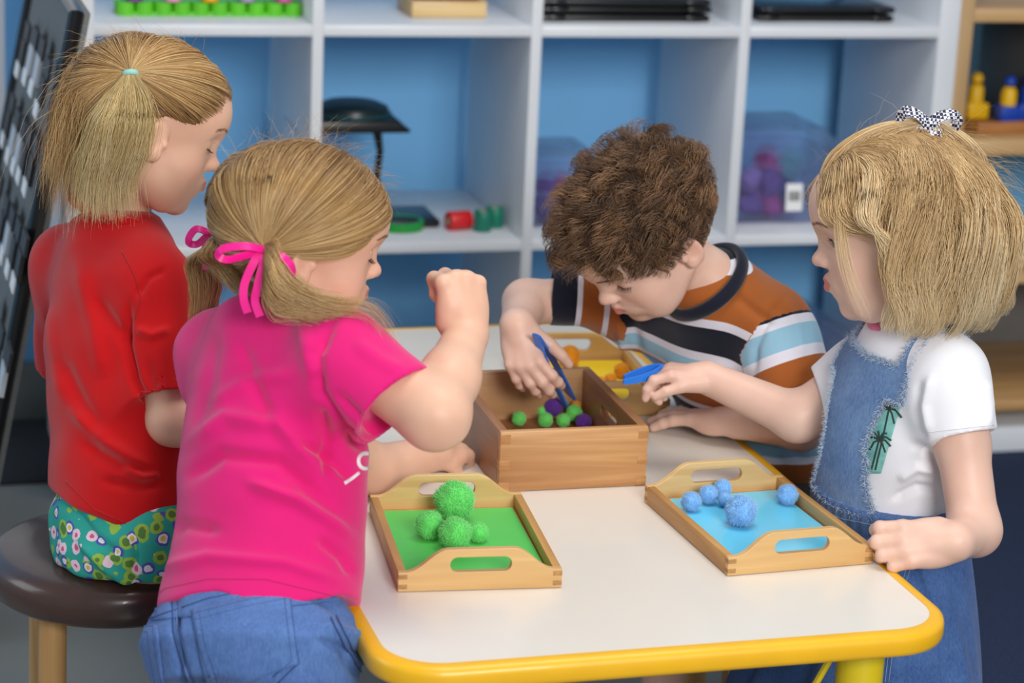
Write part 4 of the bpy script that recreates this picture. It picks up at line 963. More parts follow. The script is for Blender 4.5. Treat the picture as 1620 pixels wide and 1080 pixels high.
# ================================================================ girl in red
def girl_red():
    e = empty('person', tuple(uz(190, 862, .372))); tag(e, 'girl in red T-shirt and floral shorts sitting on the brown stool, blonde pigtail', 'person')
    hd = Head(229, 204, 2.78, 15, 15, 6, .955, ey=.013); Fw = facing(38); X = np.cross(Fw, UZ)
    neck = ud(184, 352, 2.81); hip = ud(206, 862, 2.79); shR = ud(240, 450, 2.745); shL = ud(108, 416, 2.90)
    elR = ud(272, 664, 2.72); wrR = ud(395, 700, 2.70); elL = ud(120, 640, 3.02); wrL = ud(300, 700, 3.0)
    B = Field(); hd.build(B); B.cap(hd.w((0, -.022, -.035)), neck, .034, .034, .018); st = [(-.05, .05, .05, 0, 0), (.05, .076, .066, 0, 0), (.3, .072, .055, 0, 0), (.6, .074, .058, 0, 0), (.85, .070, .045, 0, 0), (1, .03, .03, 0, 0)]
    B.loft(hip+UZ*.01, neck, X, st, .02); B.chain([shR, elR, wrR], [.030, .0285, .020], .012); B.chain([shL, elL, wrL], [.031, .027, .020], .012)
    for sh in (shR, shL): B.cap(neck, sh, .028, .030, .02)
    hand(B, wrR, unit(wrR-elR), UZ, -1, .95, ((35, 40, 20),)*4); hand(B, wrL, unit(wrL-elL), UZ, 1, .95, ((25, 30, 20),)*4)
    kn = []; 
    for sx in (-1, 1):
        h0 = hip+X*sx*.045+UZ*.016; k0 = h0+Fw*.19+X*sx*.02-UZ*.004; a0 = k0*A3((1, 1, 0))+UZ*.06+Fw*.02; kn.append((h0, k0, a0)); B.chain([h0, k0, a0], [.052, .038, .024], .02); B.cap(a0, a0-UZ*.03+Fw*.08, .022, .018, .02)
    o, V, Q = field_obj('body', B, M_skin, e, .0018); c_ = hd.paint(V, SK); attr(o, 'tint', c_); bv = bvh_of(V, Q)
    eyes(hd, e, True); brows_lashes(hd, e, bv, mat('brow_blonde', (150, 108, 72), .6), True, 5)
    S = Field(); st = [(.07, .100, .093, 0, 0), (.12, .103, .093, 0, 0), (.35, .097, .086, 0, 0), (.62, .100, .086, 0, -.002), (.82, .098, .074, 0, 0), (.93, .074, .058, 0, 0), (1.0, .050, .046, 0, 0)]
    slR = (ud(264, 628, 2.725), .046, .045); slL = (ud(112, 580, 2.98), .044, .045); tee(S, hip, neck, X, st, shR, shL, slR, slL); cuff(S, shR, slR); cuff(S, shL, slL)
    pn = -UZ-Fw*.42; S.plane(ud(250, 848, 2.72), pn, hip-UZ*.11, .235, .004)
    ST = [([(205, 478), (198, 540), (212, 600), (232, 640)], 7, -.005), ([(215, 470), (235, 440), (262, 425)], 6, -.0022), ([(120, 400), (150, 520), (165, 600)], 15, .0025), ([(150, 470), (185, 520), (205, 545)], 10, -.003), ([(110, 640), (170, 700), (240, 745)], 12, .004), ([(130, 700), (190, 735), (262, 750)], 9, -.0035),
          ([(195, 735), (225, 755), (255, 748)], 7, .004), ([(160, 760), (215, 770), (260, 765)], 8, -.003), ([(230, 560), (245, 650), (262, 720)], 10, -.002), ([(90, 560), (130, 640), (160, 690)], 12, -.003), ([(215, 520), (240, 530), (270, 520)], 7, .0025), ([(70, 470), (85, 560), (100, 640)], 12, .002)]
    m_red = cloth('red_cotton', (192, 14, 20), 1100, .12)
    o, V, Q = field_obj('t_shirt', S, m_red, e, .0026, wob(.0016, 26, 3), ST, 2); bs = bvh_of(V, Q)
    seam('stitching', bs, [[(240, 620), (268, 619), (300, 611)], [(103, 760), (150, 806), (210, 832), (256, 842)], [(192, 396), (214, 438), (222, 470), (214, 505)]], cloth('red_thread', (165, 14, 20), 1000), e, .0006)
    nk = ud(181, 330, 2.80); nax = unit(hd.w((0, -.02, -.05))-neck+UZ*.04); collar('collar', nk-nax*.002, nax+Fw*.22, X, .055, .049, .0050, m_red, e, -.004, 1.4)
    # shorts
    T = Field(); T.loft(hip, neck, X, [(-.12, .078, .080, 0, 0), (.0, .098, .090, 0, 0), (.12, .096, .084, 0, 0), (.17, .088, .074, 0, 0)], .02)
    for h0, k0, a0 in kn: T.cap(h0, h0*.35+k0*.65, .060, .056, .03)
    for i, (h0, k0, a0) in enumerate(kn): d = unit(k0-h0); ee = h0*.35+k0*.65+d*.03; T.plane(ee, d, ee+d*.06, .09); T.cap(ee-d*.02, ee+d*.06, .048, .048, .003, -1)
    T.box(A3(e.location)-UZ*.045, (.3, .3, .0465), None, .002, .006, -1)
    N = NT('floral_cotton'); v = N.n('ShaderNodeTexVoronoi', i_Scale=60.); nz = N.n('ShaderNodeTexNoise', i_Scale=90., i_Detail=2.); co = N.co(); N.l(co, nz.inputs['Vector']); ad = N.n('ShaderNodeVectorMath', operation='MULTIPLY_ADD'); ad.inputs[1].default_value = (.006,)*3; N.l(nz.outputs['Color'], ad.inputs[0]); N.l(co, ad.inputs[2]); N.l(ad.outputs[0], v.inputs['Vector'])
    w_ = lin
    flower = N.ramp(v.outputs['Distance'], [(0, w_((230, 200, 70))), (.18, w_((235, 232, 238))), (.33, w_((84, 84, 176))), (.50, w_((40, 164, 150))), (1, w_((40, 164, 150)))], 'CONSTANT')
    fl2 = N.ramp(v.outputs['Distance'], [(0, w_((214, 90, 130))), (.20, w_((238, 206, 222))), (.46, w_((40, 164, 150))), (1, w_((52, 172, 150)))], 'CONSTANT'); fl3 = N.ramp(v.outputs['Distance'], [(0, w_((86, 128, 60))), (.3, w_((150, 190, 70))), (.52, w_((40, 164, 150)))], 'CONSTANT')
    sp = N.n('ShaderNodeSeparateColor'); N.l(v.outputs['Color'], sp.inputs[0]); g1 = N.n('ShaderNodeMath', operation='GREATER_THAN', i_1=.36); g2 = N.n('ShaderNodeMath', operation='GREATER_THAN', i_1=.70); N.l(sp.outputs[0], g1.inputs[0]); N.l(sp.outputs[0], g2.inputs[0])
    m1 = N.n('ShaderNodeMix', data_type='RGBA'); m2 = N.n('ShaderNodeMix', data_type='RGBA'); N.l(g1.outputs[0], m1.inputs[0]); N.l(flower, m1.inputs[6]); N.l(fl2, m1.inputs[7]); N.l(g2.outputs[0], m2.inputs[0]); N.l(m1.outputs[2], m2.inputs[6]); N.l(fl3, m2.inputs[7]); N.l(m2.outputs[2], N.b.inputs['Base Color']); N.b.inputs['Roughness'].default_value = .85
    field_obj('shorts', T, N.m, e, .0026, wob(.0022, 48, 9), [([(110, 800), (150, 850), (190, 880)], 8, -.003), ([(210, 850), (215, 880), (212, 910)], 5, -.003), ([(120, 850), (170, 900), (225, 935)], 7, .003)], 2)
    Fs = Field(); 
    for h0, k0, a0 in kn: shoe(Fs, a0, Fw, .95)
    for i, (h0, k0, a0) in enumerate(kn): F1 = Field(); shoe(F1, a0, Fw, .95); field_obj('shoe', F1, mat('shoe_white', (214, 210, 206), .6), e, .003)
    # hair
    hair_red(hd, e, neck); return hd, e
def ell_hit(hd, px, py, lift=.006):
    d = cf+cr*(px-810)/F-cu*(py-540)/F; o_ = (hd.loc(CAM[None])[0]-HC)/(HR+lift); dl = (d@hd.M)/hd.sc/(HR+lift); a = dl@dl; b = o_@dl; c = o_@o_-1; q = b*b-a*c
    t = (-b-math.sqrt(max(q, 0)))/a; return unit(o_+dl*t)
def hairline(ys, zs):
    def cond(u):
        p = HC+u*HR; return p[:, 2] > np.interp(p[:, 1], ys, zs)
    return cond
def to_tie(hd, U, ut, rg, k=18, lift0=.0035, mid=.010, end=.013, waves=.0014, clumps=160, jit=.018):
    n = len(U); t = np.linspace(0, 1, k); D = slerp(U, ut, t)
    j, c = clump(rg, U, clumps, 0); ph = rg.rand(clumps)*6.28; am = rg.normal(size=(clumps, 3))*.028
    D = D+am[j][:, None]*np.sin(math.pi*t)[None, :, None]+rg.normal(size=(n, 1, 3))*jit*np.sin(math.pi*t)[None, :, None]*.6+rg.normal(size=(n, 1, 3))*.018*(1-np.abs(t-.0))[None, :, None]*0
    D /= np.linalg.norm(D, axis=2)[..., None]
    lift = lift0+(mid-lift0)*np.sin(math.pi*np.clip(t*.62, 0, 1))+(end-mid)*np.clip((t-.7)/.3, 0, 1); lift = lift[None]+(rg.rand(n, 1)*.0035+.0018*np.sin(ph[j])[:, None])*np.minimum(1, 5*t)[None]
    P = HC+D*(HR+lift[..., None]); return hd.W(P)
def grow(P0, d0, L, k, rg, grav=.25, wave=.0, wfreq=60., col=(), stiff=.8, g=(0, 0, -1.), jit=.0, attract=None, seedph=None):
    """march strands forward: direction keeps its heading, bends to gravity, waves, and is pushed out of rounded blockers"""
    n = len(P0); P = [P0.copy()]; d = d0/np.linalg.norm(d0, axis=1)[:, None]; st = (L/(k-1))[:, None] if np.ndim(L) else L/(k-1); g = A3(g); ph = rg.rand(n)*6.28 if seedph is None else seedph
    s1 = np.cross(d, (0.3, .2, .9)); s1 /= np.linalg.norm(s1, axis=1)[:, None]+1e-9; s2 = np.cross(d, s1)
    for i in range(1, k):
        x = i/(k-1)*6.28
        d = d*stiff+g*grav*(1-stiff)*4; d /= np.linalg.norm(d, axis=1)[:, None]+1e-9
        if attract is not None: d = d+attract(P[-1], i/(k-1)); d /= np.linalg.norm(d, axis=1)[:, None]+1e-9
        q = P[-1]+d*st+(s1*np.cos(ph+x*wfreq/10)[:, None]+s2*np.sin(ph+x*wfreq/10)[:, None])*wave*min(1, i/4.)+rg.normal(size=(n, 3))*jit
        for c in col: q = c(q)
        d = .5*d+.5*(q-P[-1])/(np.linalg.norm(q-P[-1], axis=1)[:, None]+1e-9); P.append(q)
    return np.stack(P, 1)
def col_head(hd, lift):
    def fn(q):
        p = (hd.loc(q)-HC)/(HR+lift[:, None] if np.ndim(lift) else HR+lift); r = np.linalg.norm(p, axis=1)[:, None]; p = np.where(r < 1, p/np.maximum(r, 1e-6), p); return hd.W(HC+p*(HR+(lift[:, None] if np.ndim(lift) else lift)))
    return fn
def col_caps(a, b, r):
    a, b = A3(a), A3(b); ab = b-a
    def fn(q):
        t = np.clip((q-a)@ab/(ab@ab), 0, 1); c = a+t[:, None]*ab; v = q-c; L = np.linalg.norm(v, axis=1)[:, None]; return np.where(L < r, c+v/np.maximum(L, 1e-6)*r, q)
    return fn
def tuftwisps(nm, hd, e, m, U, ln, rg, bias, k=10, r=.00022):
    P0 = hd.W(skull(U, .006)); d = (U@hd.M.T)*.6+A3(bias)+rg.normal(size=U.shape)*.45; P = grow(P0, d, ln*(.5+rg.rand(len(U))), k, rg, .12, .0012, 30., (), .86); return strands(nm, P, m, e, r, None)
def hair_red(hd, e, neck):
    rg = np.random.RandomState(7); m = hairmat('hair_blonde_a', (118, 80, 42), (196, 152, 94), (242, 214, 160)); cond = hairline([-.12, -.05, -.022, -.008, .012, .035, .060, .078, .088], [-.042, -.046, -.034, .016, .026, .022, .026, .042, .056])
    ut = ell_hit(hd, 208, 119); um = ut*A3((-1, 1, 1)); cap_obj(hd, e, hairmat('hair_mass_a', (104, 70, 38), (150, 110, 64), (186, 150, 96)), cond, .0035)
    U = scalp_dirs(9000, rg, cond); near = U[:, 0] > -.06+.05*np.sin(U[:, 2]*9)
    P = np.concatenate([to_tie(hd, U[near], ut, rg, 20), to_tie(hd, U[~near], um, rg, 20)]); strands('hair', P, m, e, .00036, None)
    # edge of the hairline: fine baby hair
    Ue = scalp_dirs(700, rg, lambda u: cond(u) & ~cond(u-A3((0, 0, .22))*1) & (u[:, 0] > -.3)); P = to_tie(hd, Ue, ut, rg, 16, .001, .008, .010, jit=.06)[:, :11]; strands('baby_hair', P, m, e, .00022, None)
    mt = hairmat('hair_tail_a', (158, 124, 74), (214, 186, 126), (244, 230, 188)); bk = -hd.M[:, 1]
    for uu, side in ((ut, 1), (um, -1)):
        c = hd.W(skull(uu[None], .015))[0]; out = hd.M[:, 0]*side
        if side > 0: G = [c, ud(202, 150, 2.665), ud(194, 190, 2.655), ud(180, 245, 2.67), ud(168, 290, 2.69), ud(165, 345, 2.71)]
        else: G = [c, c+out*.022-UZ*.02, c+out*.024-UZ*.06+bk*.02, c+out*.01-UZ*.11+bk*.04, c-UZ*.155+bk*.05]
        bundle('ponytail', G, RH, FH, [.004, .016, .025, .027, .024, .026], [.004, .012, .016, .015, .012, .012], 4200 if side > 0 else 2200, mt, e, rg, 24, .00034, lmin=.50, fray=.006, wave=.16)
        bm = bmesh.new(); ax = unit(-UZ*.8+out*.5); s_ = unit(np.cross(ax, UZ)); w_ = np.cross(ax, s_); off = np.array(e.location)
        tube(bm, [c+ax*.002-off+(s_*math.cos(t)+w_*math.sin(t))*.0068 for t in np.linspace(0, 2*math.pi, 33)], .0028, 8, False, 1.3, up=ax); frombm('hair_tie', bm, mat('mint_elastic', (150, 206, 196), .6), e, None)
    # loose hair on the nape and back
    Un = scalp_dirs(1500, rg, lambda u: cond(u) & (u[:, 1] < -.45) & (u[:, 2] < .25)); P0 = hd.W(skull(Un, .008)); n = len(Un); d0 = np.tile(-UZ, (n, 1))+rg.normal(size=(n, 3))*.22-hd.M[:, 1]*.2
    P = grow(P0, d0, .05+.075*rg.rand(n), 14, rg, .2, .0016, 24., (col_head(hd, .009), ), .88); strands('loose_hair', P, m, e, .00028, None)
    tuftwisps('flyaway_hair', hd, e, m, scalp_dirs(300, rg, lambda u: cond(u) & ((u[:, 1] < -.2) | (u[:, 2] > .6))), .028, rg, -hd.M[:, 1]*.8-UZ*.5, 10, .00014)

def bow(e, c, S, Uv, Nv, loops, tails, m, w_=.0042, knot=.0055, nm='hair_ribbon'):
    """ribbon bow at c; loops/tails are lists of (side, up, out) metres"""
    off = np.array(e.location); bm = bmesh.new()
    for L in loops+tails:
        P = spl([c+S*a+Uv*b+Nv*d for a, b, d in L], 26); ribbon3(bm, [p-off for p in P], w_, [unit(Nv*.8+Uv*.35+S*.3*math.sin(i*.3)) for i in range(len(P))] if L in loops else Nv)
    o = frombm(nm, bm, m, e, 50)
    bm = bmesh.new(); bmesh.ops.create_icosphere(bm, subdivisions=3, radius=1)
    for v in bm.verts:
        q = A3(v.co); q = q*A3((1.05, .75, .6))*knot*(1+.10*math.sin(q[0]*9+q[1]*5)); v.co = Vector(c-off+S*q[0]+Uv*q[1]+Nv*q[2])
    frombm('ribbon_knot', bm, m, o, None); return o
# ================================================================ girl in pink
def girl_pink():
    e = empty('person', (-.40, -1.60, 0)); tag(e, 'girl in pink T-shirt and jeans leaning on the table, pink hair ribbons, fist raised', 'person')
    hd = Head(471, 383, 2.50, 17, 8, 0, .94); Fw = facing(50); X = np.cross(Fw, UZ)
    neck = ud(432, 500, 2.53); hip = ud(402, 1020, 2.44); shR = ud(545, 560, 2.435); shL = ud(345, 555, 2.60)
    elR = ud(688, 656, 2.40); wrR = ud(739, 528, 2.50); wrL = uz(690, 716, .487); elL = uz(590, 742, .492)
    B = Field(); hd.build(B); B.cap(hd.w((0, -.022, -.035)), neck, .033, .034, .018)
    B.loft(hip, neck, X, [(-.05, .05, .05, 0, 0), (.05, .078, .066, 0, 0), (.3, .070, .055, 0, 0), (.6, .074, .058, 0, 0), (.85, .066, .045, 0, 0), (1, .03, .03, 0, 0)], .02)
    B.chain([shR, elR], [.031, .0355], .012); B.chain([elR, elR*.55+wrR*.45, wrR], [.0340, .0300, .0225], .014); B.chain([shL, elL, wrL], [.030, .0285, .0215], .012)
    for sh in (shR, shL): B.cap(neck, sh, .028, .030, .02)
    hand(B, wrR, cu*.95-cr*.10-cf*.10, -cf*.88+cr*.35, -1, 1.14, ((82, 95, 60), (84, 96, 60), (86, 96, 60), (88, 96, 55)), (3, 1, -1, -3), (75, 40, 30), 22, .020)
    hand(B, wrL, unit(A3(uz(735, 706, .478))-wrL), UZ*.8-FH*.5, 1, .98, ((48, 60, 40), (50, 62, 40), (52, 64, 40), (54, 62, 40)), (3, 1, -1, -3))
    legs = []
    for sx in (-1, 1):
        h0 = hip+X*sx*.045-UZ*.02; k0 = A3((h0[0]+Fw[0]*.02, h0[1]+Fw[1]*.02-.01, .25)); a0 = A3((k0[0]-.01, k0[1]-.02, .07)); legs.append((h0, k0, a0)); B.chain([h0, k0, a0], [.052, .038, .026], .02); B.cap(a0, a0-UZ*.03+Fw*.06, .022, .018, .02)
    o, V, Q = field_obj('body', B, M_skin, e, .0018); attr(o, 'tint', hd.paint(V, SK)); bv = bvh_of(V, Q); eyes(hd, e, True); brows_lashes(hd, e, bv, mat('brow_blonde', 0), True, 6)
    m_p = cloth('pink_cotton', (222, 28, 118), 1100, .12)
    S = Field(); st = [(.03, .112, .098, 0, .002), (.12, .110, .096, 0, .006), (.35, .104, .094, 0, .016), (.60, .104, .092, 0, .014), (.80, .096, .074, 0, .002), (.93, .066, .054, 0, 0), (1.0, .046, .042, 0, 0)]
    slR = (ud(622, 640, 2.41), .047, .0515); slL = (ud(420, 660, 2.68), .045, .045); tee(S, hip, neck, X, st, shR, shL, slR, slL, .035)
    a, b, c = ud(205, 978, 2.50), ud(548, 960, 2.45), ud(375, 926, 2.34); n_ = unit(np.cross(b-a, c-a)); n_ = n_ if n_[2] < 0 else -n_; S.plane(a, n_, hip-UZ*.16, .245, .004)
    ST = [([(530, 500), (500, 560), (505, 620), (540, 680), (590, 720)], 10, -.0045), ([(470, 480), (490, 560), (500, 600)], 14, .003), ([(330, 640), (400, 600), (470, 590)], 13, .0025), ([(300, 700), (360, 660), (440, 670), (520, 760)], 14, .004), ([(290, 760), (350, 720), (440, 730), (520, 800)], 12, -.004), ([(390, 760), (470, 790), (560, 850)], 10, .004),
          ([(250, 850), (290, 830), (350, 840)], 10, -.003), ([(500, 640), (520, 700), (515, 760)], 9, -.004), ([(380, 540), (400, 600), (430, 680)], 12, -.003), ([(340, 520), (330, 600), (310, 680)], 14, -.0025), ([(560, 540), (600, 570), (640, 590)], 12, .002), ([(530, 620), (570, 660), (600, 690)], 7, -.003), ([(470, 700), (520, 720), (560, 760)], 8, -.004), ([(240, 900), (330, 880), (450, 890), (545, 920)], 10, .0025), ([(500, 850), (540, 880), (560, 910)], 9, -.003)]
    o, V, Q = field_obj('t_shirt', S, m_p, e, .0026, wob(.0016, 26, 13), ST, 2); bs = bvh_of(V, Q)
    seam('stitching', bs, [[(226, 955), (262, 930), (330, 915), (420, 916), (545, 946)], ], cloth('pink_thread', (196, 20, 104), 1000), e, .0005)
    nk = neck+(hip-neck)*.02; collar('collar', nk+unit(neck-hip)*.004, unit(neck-hip)*.9+Fw*.2, X, .043, .040, .0052, m_p, e, -.002, 1.4)
    wht = mat('white_print', (240, 232, 240), .6)
    seam('printed_letter', bs, [[(577+11*math.cos(t), 729+12*math.sin(t)) for t in np.linspace(0, 6.4, 22)], [(594, 708), (590, 722), (588, 734), (589, 745)]], wht, e, .0026, .0002, 2.)
    seam('printed_dash', bs, [[(545, 764), (556, 757), (567, 748)]], wht, e, .0022, .0002, 2.)
    # jeans
    md = denim('jean_denim', (98, 132, 190), (66, 94, 150)); T = Field(); T.loft(hip, hip+(neck-hip)*.4, X, [(-.30, .100, .092, 0, 0), (-.02, .122, .106, 0, -.004), (.15, .112, .098, 0, 0), (.3, .098, .086, 0, 0), (.5, .090, .078, 0, 0)], .03)
    for h0, k0, a0 in legs: T.chain([h0, k0, a0], [.072, .054, .042], .03)
    for h0, k0, a0 in legs: T.plane(a0+UZ*.0, -UZ, a0-UZ*.05, .07)
    JT = [([(480, 930), (530, 960), (570, 990)], 9, -.003), ([(500, 985), (545, 1000), (590, 1010)], 8, .003), ([(500, 1010), (550, 1030), (600, 1040)], 8, -.003), ([(280, 930), (276, 1000), (290, 1079)], 7, -.0035), ([(540, 1030), (560, 1060), (590, 1079)], 8, -.003)]
    o, V, Q = field_obj('jeans', T, md, e, .0026, wob(.0012, 30, 23), JT, 2); bj = bvh_of(V, Q); th = mat('navy_thread', (50, 72, 122), .8); th2 = mat('pale_thread', (124, 154, 206), .8)
    patch('back_pocket', bj, ((303, 966), (458, 931), (472, 1050), (330, 1100)), md, e, 26, 24, .0012, .0012)
    patch('back_pocket', bj, ((224, 991), (250, 990), (262, 1100), (236, 1108)), md, e, 12, 24, .0012, .0012)
    patch('waistband', bj, ((212, 948), (560, 908), (560, 948), (212, 985)), md, e, 50, 6, .0009, .0009)
    seam('seam_stitching', bj, [[(306, 972), (380, 954), (457, 937)], [(309, 982), (380, 963), (459, 947)], [(306, 968), (316, 1020), (336, 1079)], [(316, 968), (326, 1020), (346, 1079)], [(457, 935), (463, 990), (472, 1048), (440, 1079)], [(448, 938), (454, 990), (461, 1044), (432, 1070)], [(272, 925), (274, 1000), (296, 1079)], [(284, 922), (286, 1000), (308, 1079)],
        [(214, 988), (330, 948), (420, 930), (530, 935)], [(208, 992), (244, 992), (250, 1040), (258, 1079)], [(208, 1000), (236, 1001), (242, 1050), (248, 1079)], [(530, 975), (560, 1030), (590, 1079)], [(522, 978), (550, 1030), (580, 1079)]], th, e, .0007, .0019, 4.)
    seam('pale_stitching', bj, [[(308, 977), (380, 958), (458, 942)], [(311, 975), (321, 1020), (341, 1079)], [(278, 925), (280, 1000), (302, 1079)]], th2, e, .0005, .0019, 4.)  # whitish stitch lines running between the navy ones
    for h0, k0, a0 in legs: F1 = Field(); shoe(F1, a0, Fw, .95); field_obj('shoe', F1, mat('shoe_pink', (196, 96, 130), .6), e, .003)
    # hair
    rg = np.random.RandomState(17); m = hairmat('hair_blonde_b', (104, 72, 40), (182, 140, 86), (236, 206, 150)); cond = hairline([-.12, -.05, -.022, -.008, .012, .035, .060, .078, .088], [-.046, -.050, -.036, .012, .022, .014, .016, .036, .052])
    cap_obj(hd, e, hairmat('hair_mass_b', (88, 62, 36), (136, 100, 60), (170, 134, 84)), cond, .0045); ut = ell_hit(hd, 424, 388); uf = unit((hd.loc(ud(338, 376, 2.59)[None])[0]-HC)/HR)
    U = scalp_dirs(11500, rg, cond); near = U[:, 0] > -.10; P = np.concatenate([to_tie(hd, U[near], ut, rg, 22, mid=.0105, clumps=220), to_tie(hd, U[~near], uf, rg, 22, mid=.010)]); strands('hair', P, m, e, .00036, None)
    c = hd.W(skull(ut[None], .017))[0]; c2 = hd.W(skull(uf[None], .014))[0]; mt = hairmat('hair_tail_b', (128, 90, 52), (200, 160, 104), (240, 216, 164))
    bundle('pigtail', [c, ud(428, 425, 2.405), ud(446, 462, 2.41), ud(492, 484, 2.415), ud(560, 492, 2.42)], cu*.9+cr*.2, cf, [.005, .021, .019, .010, .005], [.005, .014, .013, .009, .005], 3600, mt, e, rg, 24, .00034, lmin=.45, fray=.006)
    bundle('pigtail_wisps', [c, ud(450, 450, 2.40), ud(520, 482, 2.405), ud(590, 492, 2.41), ud(628, 560, 2.42)], cu, cf, [.003, .008, .006, .006, .010], [.004, .006, .006, .006, .006], 90, mt, e, rg, 24, .00022, lmin=.8, fray=.006)
    bundle('pigtail', [c2, ud(328, 410, 2.59), ud(326, 455, 2.60), ud(318, 510, 2.62), ud(306, 580, 2.64)], cr, cf, [.004, .014, .012, .006, .003], [.004, .012, .01, .006, .003], 1500, mt, e, rg, 24, .00034, lmin=.5, fray=.006)
    bundle('nape_hair', [hd.w((0, -.070, .01)), hd.w((0, -.080, -.025)), ud(378, 430, 2.50), ud(400, 470, 2.47)], cr, cf, [.012, .020, .020, .014], [.012, .018, .015, .01], 1600, m, e, rg, 18, .00034, lmin=.6)
    mr = mat('pink_satin', (240, 20, 140), .28, noise=.05, spec=.6); S_, U_, N_ = cr, cu, -cf; c_ = c-cf*.004
    px = lambda x, y, d=0: ((x-426)/1562, (388-y)/1562, d)
    bow(e, c_, S_, U_, N_, [[px(426, 388), px(400, 383, .012), px(366, 386, .014), px(354, 396, .010), px(368, 404, .006), px(400, 396, .004), px(426, 390)], [px(428, 390), px(450, 396, .014), px(468, 410, .014), px(470, 428, .008), px(455, 436, .006), px(442, 420, .006), px(430, 392)]],
        [[px(420, 392, .002), px(410, 408, .006), px(396, 440, .006), px(394, 466, .006), px(400, 488, .004)], [px(428, 394, .002), px(424, 415, .008), px(416, 448, .008), px(412, 470, .006), px(420, 494, .006)]], mr)
    q = c2; bow(e, ud(330, 368, 2.56), S_, U_, N_, [[(0, 0, 0), (-.012, .004, .004), (-.020, -.004, .003), (-.021, -.011, 0), (-.012, -.012, -.002), (0, -.002, 0)]], [[(0, 0, 0), (-.004, -.02, 0), (-.002, -.04, 0)]], mr, .004)
    tuftwisps('flyaway_hair', hd, e, m, scalp_dirs(220, rg, lambda u: cond(u) & (u[:, 2] > .5)), .03, rg, hd.M[:, 1]*.3, 10, .00014)
    return hd, e
